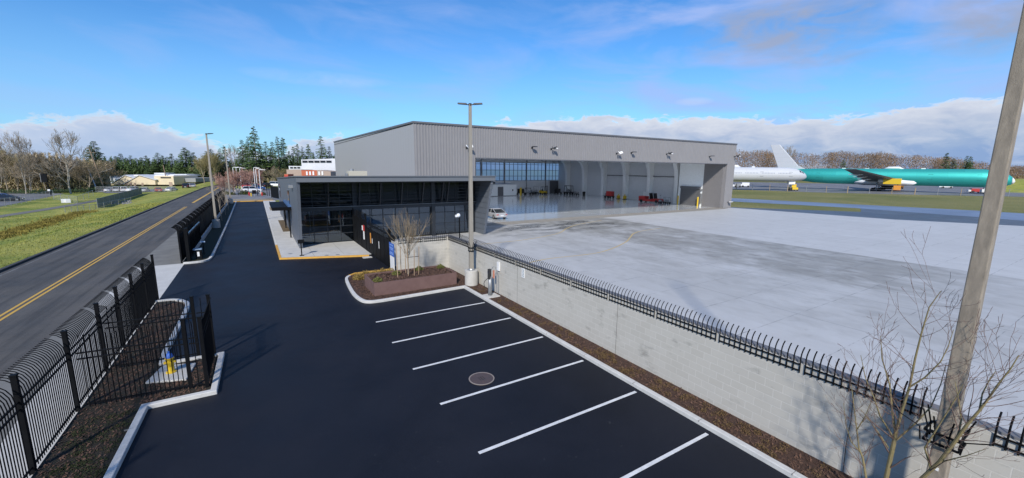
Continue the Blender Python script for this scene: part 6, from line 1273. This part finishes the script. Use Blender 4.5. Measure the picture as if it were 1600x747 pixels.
# pinkish flat crowned trees at the end of the driveway
cfg = dict(seg=4, wob=.09, up=.03, nc=(6, 6, 7, 6), start=.05, spread=(.3, .8), lr=(.6, .85), rr=.62, taper=.6, woody=1)
for i, (px, D, h, lb) in enumerate(((366, 106, 7.0, 'spreading pinkish bare tree with white trunk at the driveway end'), (396, 128, 7.0, 'second pinkish bare tree behind the parked cars'))):
    p = dep(px, D); t0 = thing('pinkish_bare_tree', lb, 'tree', (p.x, p.y, .05), 0, 'pinkish bare trees in the far lot'); rnd = random.Random(60+i); segs = []; tk, tw = MB(), MB()
    tk.path([(0, 0, 0), (.05, 0, .6), (0, 0, 1.3)], [.22, .18, .17], 8)
    for k in range(8):
        a = k*.79+rnd.uniform(-.2, .2); s_ = rnd.uniform(.5, 1.15); grow(rnd, segs, Vector((0, 0, 1.1)), Vector((math.cos(a)*s_, math.sin(a)*s_, .8)).normalized(), rnd.uniform(2.1, 2.7), .10, 1, 4, cfg)
    zm = max(q_.z for s_ in segs for q_ in s_[0])
    for pts_, rs, l in segs: (tk if l <= 1 else tw).path([Vector((q_.x, q_.y, 1.1+(q_.z-1.1)*(h-1.1)/(zm-1.1))) for q_ in pts_], [max(q_, .02) for q_ in rs], 5 if l <= 1 else 3, cap=False)
    tk.build('trunk', M['bark_pale'], t0); tw.build('crown', M['bark_pink'], t0)
# undergrowth masses
def thicket(name, pts, n, h, mt_, seed, s=.5, depth=8):
    rnd = random.Random(seed); mb = MB()
    for _ in range(n):
        i = rnd.randint(0, len(pts)-2); u = rnd.random(); a, b_ = pts[i], pts[i+1]; px = a[0]+(b_[0]-a[0])*u; D = a[1]+(b_[1]-a[1])*u+rnd.random()**1.0*depth; hh = (a[2]+(b_[2]-a[2])*u)*(.7+.3*math.sin(px*.9)*math.sin(px*.31+2))
        p = dep(px, D); z = p_z = (gz(p.x, p.y) if p.x < 0 else 0)+hh*rnd.random()**.8; d = Vector((rnd.uniform(-1, 1), rnd.uniform(-1, 1), rnd.uniform(-.1, 1.8))).normalized()*s*rnd.uniform(.5, 1.4); e = Vector((rnd.uniform(-1, 1), rnd.uniform(-1, 1), rnd.uniform(-.3, .3))).normalized()*s*.22
        c0 = Vector((p.x, p.y, z)); mb.add([c0-e, c0+e, c0+d], [(0, 1, 2)])
    return tag(mb.build(name, mt_), kind='stuff')
thicket('woodland_undergrowth', [(-60, 128, 14.5), (40, 132, 13), (100, 134, 12.5), (175, 160, 10)], 70000, 8, M['bark_tan'], 1, .8, 22)
thicket('woodland_undergrowth', [(-60, 128, 6), (70, 132, 5), (140, 138, 6.5), (170, 160, 5)], 16000, 8, M['bark_olive'], 2, .7, 14)
thicket('evergreen_understorey', [(150, 210, 13), (240, 222, 12), (320, 210, 11), (350, 200, 12)], 34000, 8, M['conifer'], 3, 1.1, 16)
thicket('evergreen_understorey', [(340, 180, 9), (400, 176, 10), (450, 176, 12), (530, 178, 12)], 26000, 8, M['conifer2'], 4, 1.1, 12)
thicket('verge_shrubs', [(420, 152, 3.5), (450, 156, 3), (470, 160, 3)], 3000, 3, M['bark_olive'], 6, .5, 6)
thicket('dark_hedge', [(-60, 124, 1.4), (60, 124, 1.4), (140, 132, 1.5), (168, 150, 1.6)], 9000, 1.5, M['conifer2'], 7, .35, 2)
# woods beyond the airfield: one mass of bare crowns
rnd = random.Random(17); mb = MB(); topw = [(1120, 236), (1160, 235), (1200, 238), (1240, 240), (1300, 238), (1360, 239), (1400, 240), (1440, 244), (1480, 249), (1520, 254), (1560, 258), (1600, 258), (1680, 256)]
def topy(px):
    for (a, ya), (b_, yb) in zip(topw[:-1], topw[1:]):
        if a <= px <= b_: return ya+(yb-ya)*(px-a)/(b_-a)
    return 256
for c_ in range(620):
    px = rnd.uniform(1080, 1680); D = rnd.uniform(310, 370); p = dep(px, D); Hc = zat(px, topy(max(1121, px))+rnd.uniform(-1, 6)+1.6*math.sin(px*.11)+1.1*math.sin(px*.037), D); rc_ = rnd.uniform(3, 5.5)
    for _ in range(150):
        a = rnd.uniform(0, 6.28); zz = rnd.random()**.7; q = rc_*math.sqrt(rnd.random())*math.sqrt(max(.05, 1-(abs(zz-.55)/.6)**2)); c0 = Vector((p.x+q*math.cos(a), p.y+q*math.sin(a), Hc*zz*.97))
        d = Vector((rnd.gauss(0, .6), rnd.gauss(0, .6), rnd.uniform(.1, 1.2))).normalized()*rnd.uniform(.6, 1.7); e = Vector((rnd.uniform(-1, 1), rnd.uniform(-1, 1), 0)).normalized()*.16; mb.add([c0-e, c0+e, c0+d], [(0, 1, 2)])
mtw = mat('far_bare_woods', (.29, .185, .105), .9, col2=(.16, .11, .07), scale=.035, amt=.25); tag(mb.build('far_bare_woods', mtw), kind='stuff')
for k, (px, D, yt, lb) in enumerate(((1464, 300, 239, 'dark conifer rising from the brown woods above the green airliner'), (1496, 300, 244, 'left dark conifer of a pair near the weathered pole'), (1502, 303, 244.5, 'right dark conifer of a pair near the weathered pole'), (1476, 300, 247, 'low broad conifer right of the dark one in the brown woods'), (1308, 298, 250, 'small evergreen in front of the brown woods by the wing'))):
    conifer((k+2) % 5, px, D, yt, lb, 'evergreens among the brown woods', wide=1.4)
bare(2, 1222, 290, 228, 'pale bare tree taller than the brown woods behind the tail fin', 'tall pale bare trees', z=0, wide=1.2)
struct('grass_berm', MB().prism([(260, 0), (275, 4.5), (300, 5), (330, 0)], -120, 40, lambda u, v, w_: (u+(w_)*-.3, w_, v)), M['grass'])
# utility light on airfield
